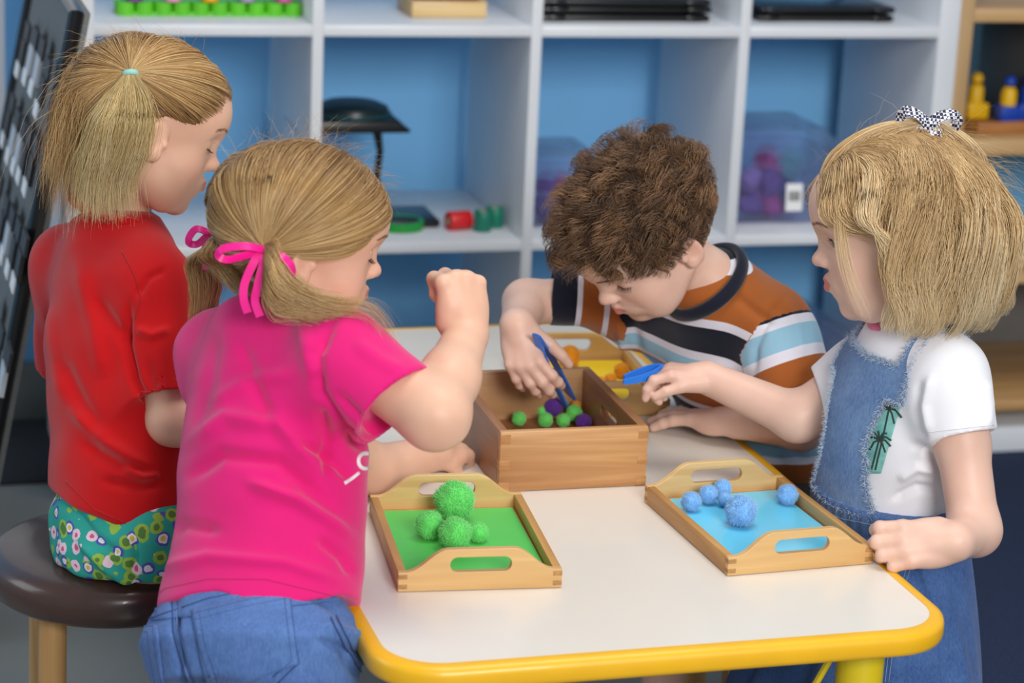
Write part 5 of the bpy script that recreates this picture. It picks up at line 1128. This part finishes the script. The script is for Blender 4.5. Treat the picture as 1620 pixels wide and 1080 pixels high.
# ================================================================ boy
def boy():
    e = empty('person', tuple(A3(ud(1240, 770, 3.22))*A3((1, 1, 0))+UZ*.0)); tag(e, 'boy with brown curly hair and striped T-shirt bending over the wooden box', 'person')
    hd = Head(1021, 373, 2.93, 216, 40, 6, .975); Fw = facing(238); X = np.cross(Fw, UZ)
    neck = ud(1120, 440, 2.99); hip = ud(1245, 770, 3.22); shR = ud(985, 472, 3.07); shL = ud(1226, 515, 2.97)
    elR = ud(832, 478, 3.06); wrR = ud(818, 515, 2.955); elL = uz(1268, 676, .493); wrL = uz(1166, 667, .492)
    B = Field(); hd.build(B); B.cap(hd.w((0, -.022, -.035)), neck, .034, .035, .018)
    B.loft(hip, neck, X, [(-.05, .05, .05, 0, 0), (.05, .078, .066, 0, 0), (.3, .070, .055, 0, 0), (.6, .074, .058, 0, 0), (.85, .068, .045, 0, 0), (1, .03, .03, 0, 0)], .02)
    B.chain([shR, elR, wrR], [.031, .0285, .0215], .012); B.chain([shL, elL, wrL], [.031, .0285, .0210], .012)
    for sh in (shR, shL): B.cap(neck, sh, .028, .030, .02)
    hand(B, wrR, -cu*.86+cr*.16-cf*.25, -cf*.8-cr*.25+cu*.4, -1, 1.04, ((26, 34, 20), (26, 32, 18), (28, 32, 18), (30, 32, 18)), (30, 24, 18, 8), (18, 14, 10), 50, .0205)
    hand(B, wrL, unit(A3(uz(1085, 655, .483))-wrL), UZ, 1, 1.25, ((3, 8, 6), (3, 8, 8), (4, 10, 8), (5, 12, 8)), (20, 8, -6, -20), (20, 12, 10), 30)
    legs = []
    for sx in (-1, 1):
        h0 = hip+X*sx*.045; k0 = h0+Fw*.20+X*sx*.02; k0[2] = h0[2]-.02; a0 = k0*A3((1, 1, 0))+UZ*.07; legs.append((h0, k0, a0)); B.chain([h0, k0, a0], [.054, .040, .026], .02); B.cap(a0, a0-UZ*.03+Fw*.07, .022, .018, .02)
    o, V, Q = field_obj('body', B, M_skin, e, .0018); attr(o, 'tint', hd.paint(V, SKC)); bv = bvh_of(V, Q); eyes(hd, e, True); brows_lashes(hd, e, bv, mat('brow_brown', (110, 74, 50), .6), True, 8)
    S = Field(); st = [(.02, .112, .098, 0, 0), (.12, .110, .094, 0, 0), (.35, .104, .088, 0, 0), (.60, .106, .086, 0, 0), (.80, .100, .074, 0, 0), (.93, .066, .054, 0, 0), (1.0, .044, .042, 0, 0)]
    slR = (ud(872, 466, 3.065), .040, .039); slL = (ud(1262, 622, 2.955), .048, .050); tee(S, hip, neck, X, st, shR, shL, slR, slL, .035)
    S.plane(hip+UZ*.015, -UZ, hip-UZ*.15, .22, .004)
    N = NT('striped_cotton'); at = N.n('ShaderNodeAttribute', attribute_name='tint'); N.l(at.outputs['Color'], N.b.inputs['Base Color']); N.b.inputs['Roughness'].default_value = .85; N.b.inputs['Sheen Weight'].default_value = .25; N.b.inputs['Specular IOR Level'].default_value = .15; n2 = N.n('ShaderNodeTexNoise', i_Scale=1000.); N.l(N.co(), n2.inputs['Vector']); N.bump(n2.outputs[0], .12, .0006); MS = N.m
    CT = [([(1150, 455), (1190, 490), (1230, 520)], 9, -.0025), ([(1000, 500), (1010, 560), (1040, 610)], 9, -.004), ([(975, 500), (985, 550), (1000, 590)], 7, .004), ([(1050, 570), (1110, 585), (1180, 580)], 10, .003), ([(1190, 600), (1195, 550), (1215, 500), (1240, 470)], 7, -.004), ([(1100, 600), (1160, 620), (1200, 640)], 9, -.003), ([(1240, 470), (1262, 520), (1270, 570)], 9, .0025), ([(905, 440), (930, 470), (960, 490)], 7, -.002), ([(1200, 690), (1240, 700), (1280, 690)], 8, .004), ([(1190, 720), (1240, 730), (1280, 720)], 8, -.004)]
    o, V, Q = field_obj('t_shirt', S, MS, e, .0022, wob(.0018, 26, 33), [(p_, w_, h_*.6) for p_, w_, h_ in CT], 2)
    # stripes woven into the cloth: trunk stripes follow the trunk, sleeve stripes follow the sleeves
    NV, BR, WH, LB = [lin(c)[:3] for c in ((24, 28, 44), (168, 94, 42), (226, 226, 238), (150, 196, 220))]
    ax = unit(hip-neck); s_ = (V-neck)@unit(ax*.85+cr*-.30-cu*.30)+.003*np.sin((V@X)*40)
    seqs = [(-.20, NV), (-.045, NV), (-.028, WH), (-.018, BR), (.030, WH), (.042, NV), (.080, WH), (.092, LB), (.116, WH), (.124, BR), (.162, WH), (.170, NV), (.205, LB), (.235, WH), (.245, BR), (.28, NV)]
    sR = [(-.2, BR), (-.075, WH), (-.068, BR), (-.040, WH), (-.033, NV)]; sL = [(-.2, BR), (-.115, WH), (-.100, NV), (-.090, WH), (-.080, LB), (-.050, WH), (-.036, BR)]; reg = np.zeros(len(V)); val = s_.copy()
    for k, (sh, (en, r0, r1)) in enumerate(((shR, slR), (shL, slL))):
        d = unit(en-sh); v = (V-en)@d; L = np.linalg.norm(en-sh)
        m_ = (v > -L-.004) & (np.linalg.norm((V-sh)-((V-sh)@d)[:, None]*d, axis=1) < .056) & ((V-neck)@unit(sh-neck) > np.linalg.norm(sh-neck)*.88); reg[m_] = k+1; val2 = v; attr(o, 's%d' % (k+1), (val2+.2)/.6)
    attr(o, 's0', (val+.2)/.6); attr(o, 'reg', reg); outs = []
    for k, sq in enumerate((seqs, sR, sL)):
        at = N.n('ShaderNodeAttribute', attribute_name='s%d' % k); outs.append(N.ramp(at.outputs['Fac'], [((p+.2)/.6, tuple(c)+(1,)) for p, c in sq], 'CONSTANT'))
    ar = N.n('ShaderNodeAttribute', attribute_name='reg'); cur = outs[0]
    for k in (1, 2):
        g = N.n('ShaderNodeMath', operation='GREATER_THAN', i_1=k-.5); N.l(ar.outputs['Fac'], g.inputs[0]); mx = N.n('ShaderNodeMix', data_type='RGBA'); N.l(g.outputs[0], mx.inputs[0]); N.l(cur, mx.inputs[6]); N.l(outs[k], mx.inputs[7]); cur = mx.outputs[2]
    N.l(cur, N.b.inputs['Base Color'])
    nk = neck+(hip-neck)*.01+Fw*.008; collar('collar', nk, unit(neck-hip)*.55+unit(hd.w((0, -.02, -.05))-neck)*.6, X, .054, .056, .0066, cloth('navy_cotton', (24, 28, 44), 1000), e, 0, 1.5)
    T = Field(); T.loft(hip, neck, X, [(-.15, .070, .080, 0, 0), (.0, .100, .090, 0, 0), (.1, .098, .084, 0, 0)], .02)
    for h0, k0, a0 in legs: T.cap(h0, k0, .064, .056, .03)
    field_obj('shorts', T, cloth('dark_shorts', (38, 34, 38), 700), e, .0032, wob(.0018, 30, 5), None, 2)
    for h0, k0, a0 in legs: F1 = Field(); shoe(F1, a0, Fw, 1.); field_obj('shoe', F1, mat('shoe_navy', (40, 48, 70), .6), e, .003)
    rg = np.random.RandomState(27); m = hairmat('hair_brown', (48, 33, 24), (100, 72, 50), (170, 128, 88), .34); cond = hairline([-.12, -.05, -.024, -.010, .012, .028, .045, .060, .078, .09], [-.040, -.040, -.030, .012, .016, .012, .030, .038, .052, .064])
    cap_obj(hd, e, hairmat('hair_mass_c', (50, 34, 24), (70, 50, 34), (84, 62, 44), .9), cond, .006)
    U = scalp_dirs(14500, rg, cond); n = len(U); wh = unit(A3((.15, -.55, .85))); T1 = U-wh; T1 -= (T1*U).sum(1)[:, None]*U; T1 /= np.linalg.norm(T1, axis=1)[:, None]+1e-6; sw = np.cross(U, T1)
    NC = 380; j, cc = clump(rg, U, NC, 0); cr_ = rg.normal(size=(NC, 3)); d = T1*1.0+sw*.4+U*.22+A3((0, .30, -.05))+cr_[j]*.42+rg.normal(size=(n, 3))*.04; d = d@hd.M.T
    Ln = (.025+.007*np.clip(U[:, 1], 0, 1)+.005*rg.rand(n)+.006*(U[:, 2] > .3))*(.85+.3*rg.rand(NC)[j]); Ln = np.where((U[:, 2] < .1) & (U[:, 1] < .35), Ln*.62, Ln)
    lf = .003+.008*rg.rand(n)*np.clip(.5+U[:, 2], .15, 1)
    P = grow(hd.W(skull(U, .003)), d, Ln, 16, rg, .06, .0016, 11., (col_head(hd, lf), ), .92, seedph=rg.rand(NC)[j]*6.28+rg.normal(size=n)*.06)
    strands('hair', P, m, e, .00040, np.clip(rg.rand(NC)[j]*.65+rg.rand(n)*.35, 0, 1)); return hd, e
# ================================================================ girl in overalls
def girl_denim():
    e = empty('person', tuple(A3(ud(1405, 850, 2.84))*A3((1, 1, 0)))); tag(e, 'small blonde girl in white T-shirt and denim pinafore standing, gingham bow in hair', 'person')
    hd = Head(1428, 368, 2.72, 174, 9, 0, 1.042, 'open', .003); Fw = facing(212); X = np.cross(Fw, UZ)
    neck = ud(1440, 528, 2.76); hip = ud(1405, 880, 2.86); shL = ud(1500, 596, 2.70); shR = ud(1368, 588, 2.85)
    elR = ud(1262, 660, 2.86); wrR = ud(1118, 597, 2.89); elL = ud(1542, 838, 2.68); wrL = ud(1510, 857, 2.62)
    B = Field(); hd.build(B); B.cap(hd.w((0, -.020, -.035)), neck, .035, .035, .018)
    B.loft(hip, neck, X, [(-.05, .05, .05, 0, 0), (.05, .074, .066, 0, 0), (.3, .070, .060, 0, 0), (.6, .070, .058, 0, 0), (.85, .062, .045, 0, 0), (1, .03, .03, 0, 0)], .02)
    B.chain([shR, elR, wrR], [.030, .0285, .0200], .014); B.chain([shL, ud(1522, 700, 2.695), elL], [.030, .0300, .0280], .014); B.chain([elL, wrL], [.0275, .0215], .016)
    for sh in (shR, shL): B.cap(neck, sh, .028, .029, .02)
    hand(B, wrL, -cr*.97-cu*.06-cf*.1, -cf*.85+cr*.1+cu*.2, 1, 1.12, ((14, 74, 60), (17, 76, 60), (20, 78, 60), (24, 78, 60)), (5, 1, -3, -8), (48, 35, 25), 30, .0195)
    hand(B, wrR, -cr*.95+cu*.16-cf*.1, cu*.92-cf*.3, -1, .94, ((26, 40, 24), (44, 60, 40), (50, 62, 40), (54, 62, 40)), (2, 1, 0, -2), (14, 14, 14), 20, .0190)
    legs = []
    for sx in (-1, 1):
        h0 = hip+X*sx*.042; k0 = h0*A3((1, 1, 0))+UZ*.24; a0 = h0*A3((1, 1, 0))+UZ*.06; legs.append((h0, k0, a0)); B.chain([h0, k0, a0], [.050, .036, .025], .02); B.cap(a0, a0-UZ*.03+Fw*.07, .022, .018, .02)
    o, V, Q = field_obj('body', B, M_skin, e, .0018); attr(o, 'tint', hd.paint(V, (.80, .53, .42), (.66, .18, .16))); bv = bvh_of(V, Q); eyes(hd, e, False); brows_lashes(hd, e, bv, mat('brow_fair', (160, 122, 88), .6), False, 9)
    mw = cloth('white_cotton', (238, 238, 244), 1100, .12, noise=.02)
    S = Field(); st = [(.02, .090, .082, 0, 0), (.2, .094, .086, 0, 0), (.45, .094, .082, 0, 0), (.65, .094, .080, 0, 0), (.80, .088, .070, 0, 0), (.93, .060, .052, 0, 0), (1.0, .044, .042, 0, 0)]
    slL = (ud(1521, 690, 2.69), .045, .0415); slR = (ud(1312, 624, 2.86), .042, .039); tee(S, hip, neck, X, st, shR, shL, slR, slL, .03)
    DT = [([(1455, 600), (1450, 650), (1462, 700)], 8, -.003), ([(1475, 590), (1462, 640), (1470, 690)], 8, .0025), ([(1420, 760), (1450, 740), (1480, 745)], 8, .003), ([(1410, 790), (1450, 770), (1490, 775)], 7, -.003), ([(1560, 600), (1565, 640), (1562, 680)], 8, .002), ([(1440, 700), (1470, 715), (1490, 740)], 8, -.0025)]
    o, V, Q = field_obj('t_shirt', S, mw, e, .0024, wob(.0014, 28, 43), DT, 2); bs = bvh_of(V, Q)
    seam('stitching', bs, [[(1466, 684), (1520, 678), (1572, 672)]], mat('white_thread', (214, 214, 222), .8), e, .0005)
    collar('collar', neck+unit(neck-hip)*.006, unit(neck-hip)*.9+Fw*.0-X*.12, X, .046, .044, .0062, cloth('candy_pink', (240, 140, 178), 900), e, 0, 1.5)
    # photo print on the shirt: sky and palms
    Np = NT('printed_beach'); at = Np.n('ShaderNodeTexCoord'); nz = Np.n('ShaderNodeTexNoise', i_Scale=60., i_Detail=3.); Np.l(at.outputs['Object'], nz.inputs['Vector']); Np.l(Np.ramp(nz.outputs[0], [(.3, lin((96, 168, 168))), (.6, lin((138, 200, 190))), (.8, lin((196, 224, 214)))]), Np.b.inputs['Base Color']); Np.b.inputs['Roughness'].default_value = .8
    pj = patch('printed_photo', bs, ((1388, 600), (1432, 618), (1394, 748), (1352, 748)), Np.m, e, 18, 26, .0010, .0006)
    pr_ = []
    for cx, cy, L, ang in ((1408, 645, 24, (20, 60, 100, 140, 175, 215, 330, 290)), (1392, 695, 20, (10, 50, 95, 130, 170, 220, 300, 340))):
        for a in ang:
            a = math.radians(a); ln_ = [(cx, cy), (cx+L*.5*math.cos(a), cy-L*.5*math.sin(a)-3), (cx+L*math.cos(a)*.95, cy-L*math.sin(a)*.9+4)]; pr_.append(ln_)
    seam('printed_palms', bs, pr_+[[(1408, 645), (1398, 690), (1386, 742)], [(1392, 695), (1380, 742)]], mat('palm_dark', (44, 62, 58), .8), e, .0012, .0016, 2.5)
    # pinafore: bib, straps, waistband, skirt
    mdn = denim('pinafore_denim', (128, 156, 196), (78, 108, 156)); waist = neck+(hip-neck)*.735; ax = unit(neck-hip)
    Xp = unit(X-ax*(X@ax)); Yp = np.cross(ax, Xp); Yp = Yp if Yp@Fw > 0 else -Yp
    Bb = Field(); stb = [(a, b+.0065, c+.0065, 0, 0) for a, b, c, _, _ in st]; Bb.loft(hip, neck, X, stb, .02)
    for sh in (shR, shL): Bb.cap(neck+(hip-neck)*.07, sh, .0425, .0425, .03); Bb.cap(neck+(hip-neck)*.22, sh+(hip-neck)*.10, .051, .0425, .03)
    Vb, Qb = Bb.mesh(.0026, wob(.0012, 28, 43)); Vb = relax(Vb, Qb, 2); t = (Vb-hip)@ax/np.linalg.norm(neck-hip); u_ = (Vb-neck)@Xp; v_ = (Vb-neck)@Yp
    hw = np.interp(t, [.25, .45, .62, .78, .90, 1.0], [.062, .043, .038, .046, .060, .060]); front = (v_ > -.004) & (np.abs(u_+.0) < hw) & (t > .30) & (t < .955)
    strap = (np.abs(np.abs(u_)-.058) < .012) & (t > .78); back = (v_ < 0) & (t > .30) & (np.abs(u_) < np.interp(t, [.2, .6, .9], [.075, .05, .06])) & (t < .9)
    keep = front | back | (strap & (t > .8))
    fm = keep[Qb].all(1); Qk = Qb[fm]; us = np.unique(Qk); mp = -np.ones(len(Vb), int); mp[us] = np.arange(len(us)); Vk = Vb[us]; Qk = mp[Qk]; off = np.array(e.location)
    Vk2 = relax(Vk, Qk, 3); ob = npmesh('bib', Vk2-off, Qk, mdn, e); sd = ob.modifiers.new('s', 'SOLIDIFY'); sd.thickness = .0022; sd.offset = 1
    # frayed ruffle along the free edges
    Ed = {}
    for q in Qk:
        for i in range(4): Ed[(q[i], q[(i+1) % 4])] = 1
    be = np.array([(a, b) for a, b in Ed if (b, a) not in Ed]); rg = np.random.RandomState(5); rows = []; Nk = vnormals(Vk2, Qk)
    for a, b in be:
        mid = (Vk2[a]+Vk2[b])/2; nn = unit(Nk[a]+Nk[b]); out = np.cross(unit(Vk2[b]-Vk2[a]), nn)
        if (mid-hip)@ax < .27*np.linalg.norm(neck-hip): continue
        for _ in range(10):
            p = Vk2[a]+(Vk2[b]-Vk2[a])*rg.rand()-out*.0025*rg.rand(); dd = unit(out*rg.uniform(-.3, 1)+nn*rg.uniform(.1, 1.1)+rg.normal(size=3)*.45); rows.append((p, p+dd*rg.uniform(.004, .0105), rg.normal(size=3)*.0012, .00055))
    tufts('frayed_ruffle', rows, mat('frayed_denim', (196, 212, 232), .9, noise=.25, scale=200), e, 3)
    K = Field(); a_ = hip+(neck-hip)*.20; b_ = hip+(neck-hip)*.33; K.loft(a_, b_, X, [(0, .1030, .0960, 0, 0), (1, .1035, .0965, 0, 0)], .004); md2 = denim('waist_denim', (92, 122, 172), (56, 82, 130))
    def gather(P):
        q = P-a_; return .0009*np.sin(np.arctan2(q@FH, q@RH)*46)
    o, V, Q = field_obj('waistband', K, md2, e, .0024, gather, None, 1); bw2 = bvh_of(V, Q)
    seam('waist_stitching', bw2, [[(1282, 776), (1330, 795), (1390, 806), (1450, 808), (1500, 804)], [(1284, 800), (1330, 820), (1390, 832), (1450, 834), (1500, 830)]], mat('skirt_thread', (120, 146, 190), .8), e, .0006, .0002, 3.)
    lo = ud(1345, 1165, 2.86); KS = Field(); KS.loft(lo, a_, X, [(0, .175, .15, 0, 0), (.35, .152, .130, 0, 0), (.7, .120, .108, 0, 0), (.92, .101, .094, 0, 0), (1.04, .096, .090, 0, 0)], .01)
    def pleat(P):
        q = P-lo; w__ = np.arctan2(q@FH, q@RH); z = np.clip(1-(q@unit(a_-lo))/np.linalg.norm(a_-lo), 0, 1); return -.006*z*np.sin(w__*9+1.2)*1.-.003*z*np.sin(w__*17)
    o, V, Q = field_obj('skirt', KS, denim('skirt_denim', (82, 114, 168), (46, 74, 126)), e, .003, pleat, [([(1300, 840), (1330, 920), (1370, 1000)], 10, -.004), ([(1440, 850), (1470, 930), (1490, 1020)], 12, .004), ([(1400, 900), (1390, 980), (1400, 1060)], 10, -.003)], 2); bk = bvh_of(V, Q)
    seam('seam_stitching', bk, [[(1440, 880), (1424, 930), (1410, 1000), (1400, 1079)], [(1446, 882), (1430, 930), (1416, 1000), (1406, 1079)]], mat('skirt_thread', (120, 146, 190), .8), e, .0006, .0003)
    for h0, k0, a0 in legs: F1 = Field(); shoe(F1, a0, Fw, .9); field_obj('shoe', F1, mat('shoe_white', 0), e, .003)
    hair_denim(hd, e, neck); return hd, e
def hair_denim(hd, e, neck):
    rg = np.random.RandomState(37); m = hairmat('hair_blonde_d', (150, 114, 70), (222, 188, 136), (252, 236, 200), .45); cond = hairline([-.12, -.05, -.020, .012, .030, .050, .070, .090], [-.048, -.052, -.030, -.010, .012, .046, .060, .074])
    cap_obj(hd, e, hairmat('hair_mass_d', (140, 108, 68), (186, 150, 102), (206, 172, 124)), cond, .0045); ut = ell_hit(hd, 1476, 214); ub = unit(ut*A3((0, 1, 1)))
    U = scalp_dirs(3400, rg, lambda u: cond(u) & (u[:, 0] > -.22) & (u[:, 0] < .3) & (u[:, 2] > .35)); P = to_tie(hd, U, ub, rg, 20, mid=.009, end=.014); strands('top_hair', P, m, e, .00034, None)
    # falling bob, both sides
    U = scalp_dirs(11000, rg, lambda u: cond(u) & ((np.abs(u[:, 0]) > .16) | (u[:, 2] < .5))); n = len(U)
    fr = np.clip((U[:, 1]-.05)/.75, 0, 1); down = np.tile(A3((0, -.10, -1)), (n, 1)); down[:, 1] -= 1.5*fr; T_ = down-(down*U).sum(1)[:, None]*U; T_ /= np.linalg.norm(T_, axis=1)[:, None]
    j, cc = clump(rg, U, 260, 0); d = (T_+rg.normal(size=(260, 3))[j]*.12+rg.normal(size=(n, 3))*.04)@hd.M.T
    P0 = hd.W(skull(U, .004)); zend = hd.w((0, 0, -.082))[2]+rg.rand(260)[j]*.026-.012*(U[:, 1] < -.1); Ln = np.clip((P0[:, 2]-zend)*1.04+.012+.02*np.clip(U[:, 2], 0, 1)+.03*fr, .03, .21)
    bc = col_caps(neck-UZ*.06, hd.w((0, -.02, -.06)), .047); lift = .003+.008*rg.rand(n)*np.clip(.6-U[:, 2]*.3, .3, 1); Yh = hd.M[:, 1]; lim = .014+.014*rg.rand(n)
    def back(q, t):
        L = hd.loc(q); w_ = np.clip((L[:, 1]-lim)/.02, 0, 1)*np.clip((.060-L[:, 2])/.03, 0, 1); tuck = np.clip((-.055-L[:, 2])/.03, 0, 1)*.35
        return -Yh*(w_*.95)[:, None]-hd.M[:, 0]*(np.sign(L[:, 0])*tuck*.6)[:, None]+hd.M[:, 1]*(tuck*.5*(L[:, 1] < 0))[:, None]
    P = grow(P0, d, Ln, 26, rg, .34, .0017, 15., (col_head(hd, lift), bc), .88, seedph=rg.rand(260)[j]*6.28+rg.normal(size=n)*.22, attract=back)
    strands('hair', P, m, e, .00037, np.clip(rg.rand(260)[j]*.6+rg.rand(n)*.4, 0, 1))
    tuftwisps('flyaway_hair', hd, e, m, scalp_dirs(420, rg, lambda u: cond(u) & ((u[:, 1] < -.3) | (u[:, 2] > .6))), .045, rg, -hd.M[:, 1]*1.0-UZ*.5, 12, .00014)
    # front wisps over the cheek
    bundle('front_wisps', [ud(1330, 275, 2.66), ud(1328, 350, 2.645), ud(1340, 430, 2.645), ud(1372, 510, 2.66)], cr, cf, [.003, .005, .007, .008], [.002, .003, .003, .003], 60, m, e, rg, 20, .00026, lmin=.6)
    Nn = NT('gingham_ribbon'); c0 = Nn.n('ShaderNodeTexChecker', i_Scale=300.); Nn.l(Nn.co(), c0.inputs['Vector']); c0.inputs['Color1'].default_value = lin((30, 34, 66)); c0.inputs['Color2'].default_value = lin((222, 222, 232)); Nn.l(c0.outputs['Color'], Nn.b.inputs['Base Color']); Nn.b.inputs['Roughness'].default_value = .6
    c = hd.W(skull(ub[None], .016))[0]; c = ud(1468, 196, 2.675); p = lambda x, y, d=0: ((x-1468)/1420, (199-y)/1420, d)
    bow(e, c, cr, cu, -cf, [[p(1468, 199), p(1452, 186, .006), p(1434, 178, .006), p(1426, 184, 0), p(1430, 194, -.006), p(1450, 198, -.004), p(1468, 201)], [p(1468, 200), p(1486, 188, .006), p(1506, 184, .006), p(1515, 194, 0), p(1508, 206, -.006), p(1486, 206, -.004), p(1468, 201)]],
        [[p(1474, 203), p(1500, 215, -.004), p(1530, 245, -.006), p(1556, 275, -.006), p(1580, 300, -.004)], [p(1470, 202), p(1478, 212, .004), p(1480, 222, .006)]], Nn.m, .0062, .006)
# ---------------------------------------------------------------- held tweezers
def tweezers(name, top, tipa, tipb, label, w_=.0036, bow_=.004):
    top, tipa, tipb = A3(top), A3(tipa), A3(tipb); e = empty(name, tuple(top)); m = mat('tweezer_blue', (40, 128, 236), .3, coat=.2); sp = unit(tipb-tipa); ax = unit((tipa+tipb)/2-top); nn = unit(np.cross(sp, ax))
    for t, sg in ((tipa, -1), (tipb, 1)):
        bm = bmesh.new(); L = spl([top*0, (t-top)*.25+sp*sg*bow_, (t-top)*.6+sp*sg*bow_*.9, t-top], 20); ribbon3(bm, L, [w_*(1-.45*(i/20)**2) for i in range(21)], sp, .0015); frombm('arm', bm, m, e, 50)
        bm = bmesh.new()
        for k in range(5): q = L[8+k]; ribbon3(bm, [q+sp*sg*.0012-nn*w_*.75, q+sp*sg*.0012+nn*w_*.75], .0005, sp, .0006)
        frombm('grip_ridges', bm, m, e, None)
    bm = bmesh.new(); bbox(bm, (0, 0, 0), (.005, .008, .007), .0015, Matrix(np.array([sp, nn, ax]).T.tolist())); frombm('joined_end', bm, m, e); tag(e, label, 'tweezers'); return e
girl_red(); girl_pink(); boy(); girl_denim()
tweezers('tweezers', ud(848, 530, 2.915), uz(897, 645, .486), uz(911, 638, .486), 'blue plastic tweezers held by the boy, tips among the pompoms in the wooden box', .0052, .0045)
tweezers('tweezers', ud(1050, 583, 2.89), ud(986, 604, 2.865), ud(987, 597, 2.875), 'blue plastic tweezers in the hand of the girl in the denim pinafore', .0058, .0065)
s2 = empty('stool', tuple(A3(ud(1245, 770, 3.24))*A3((1, 1, 0)))); tag(s2, 'brown padded stool under the boy at the far right of the table', 'stool')
dz = ud(1245, 770, 3.22)[2]-.055-SZ
for ch in list(st.children):
    c = ch.copy(); COL.objects.link(c); c.parent = s2; c.scale = (1, 1, 1+dz/SZ)
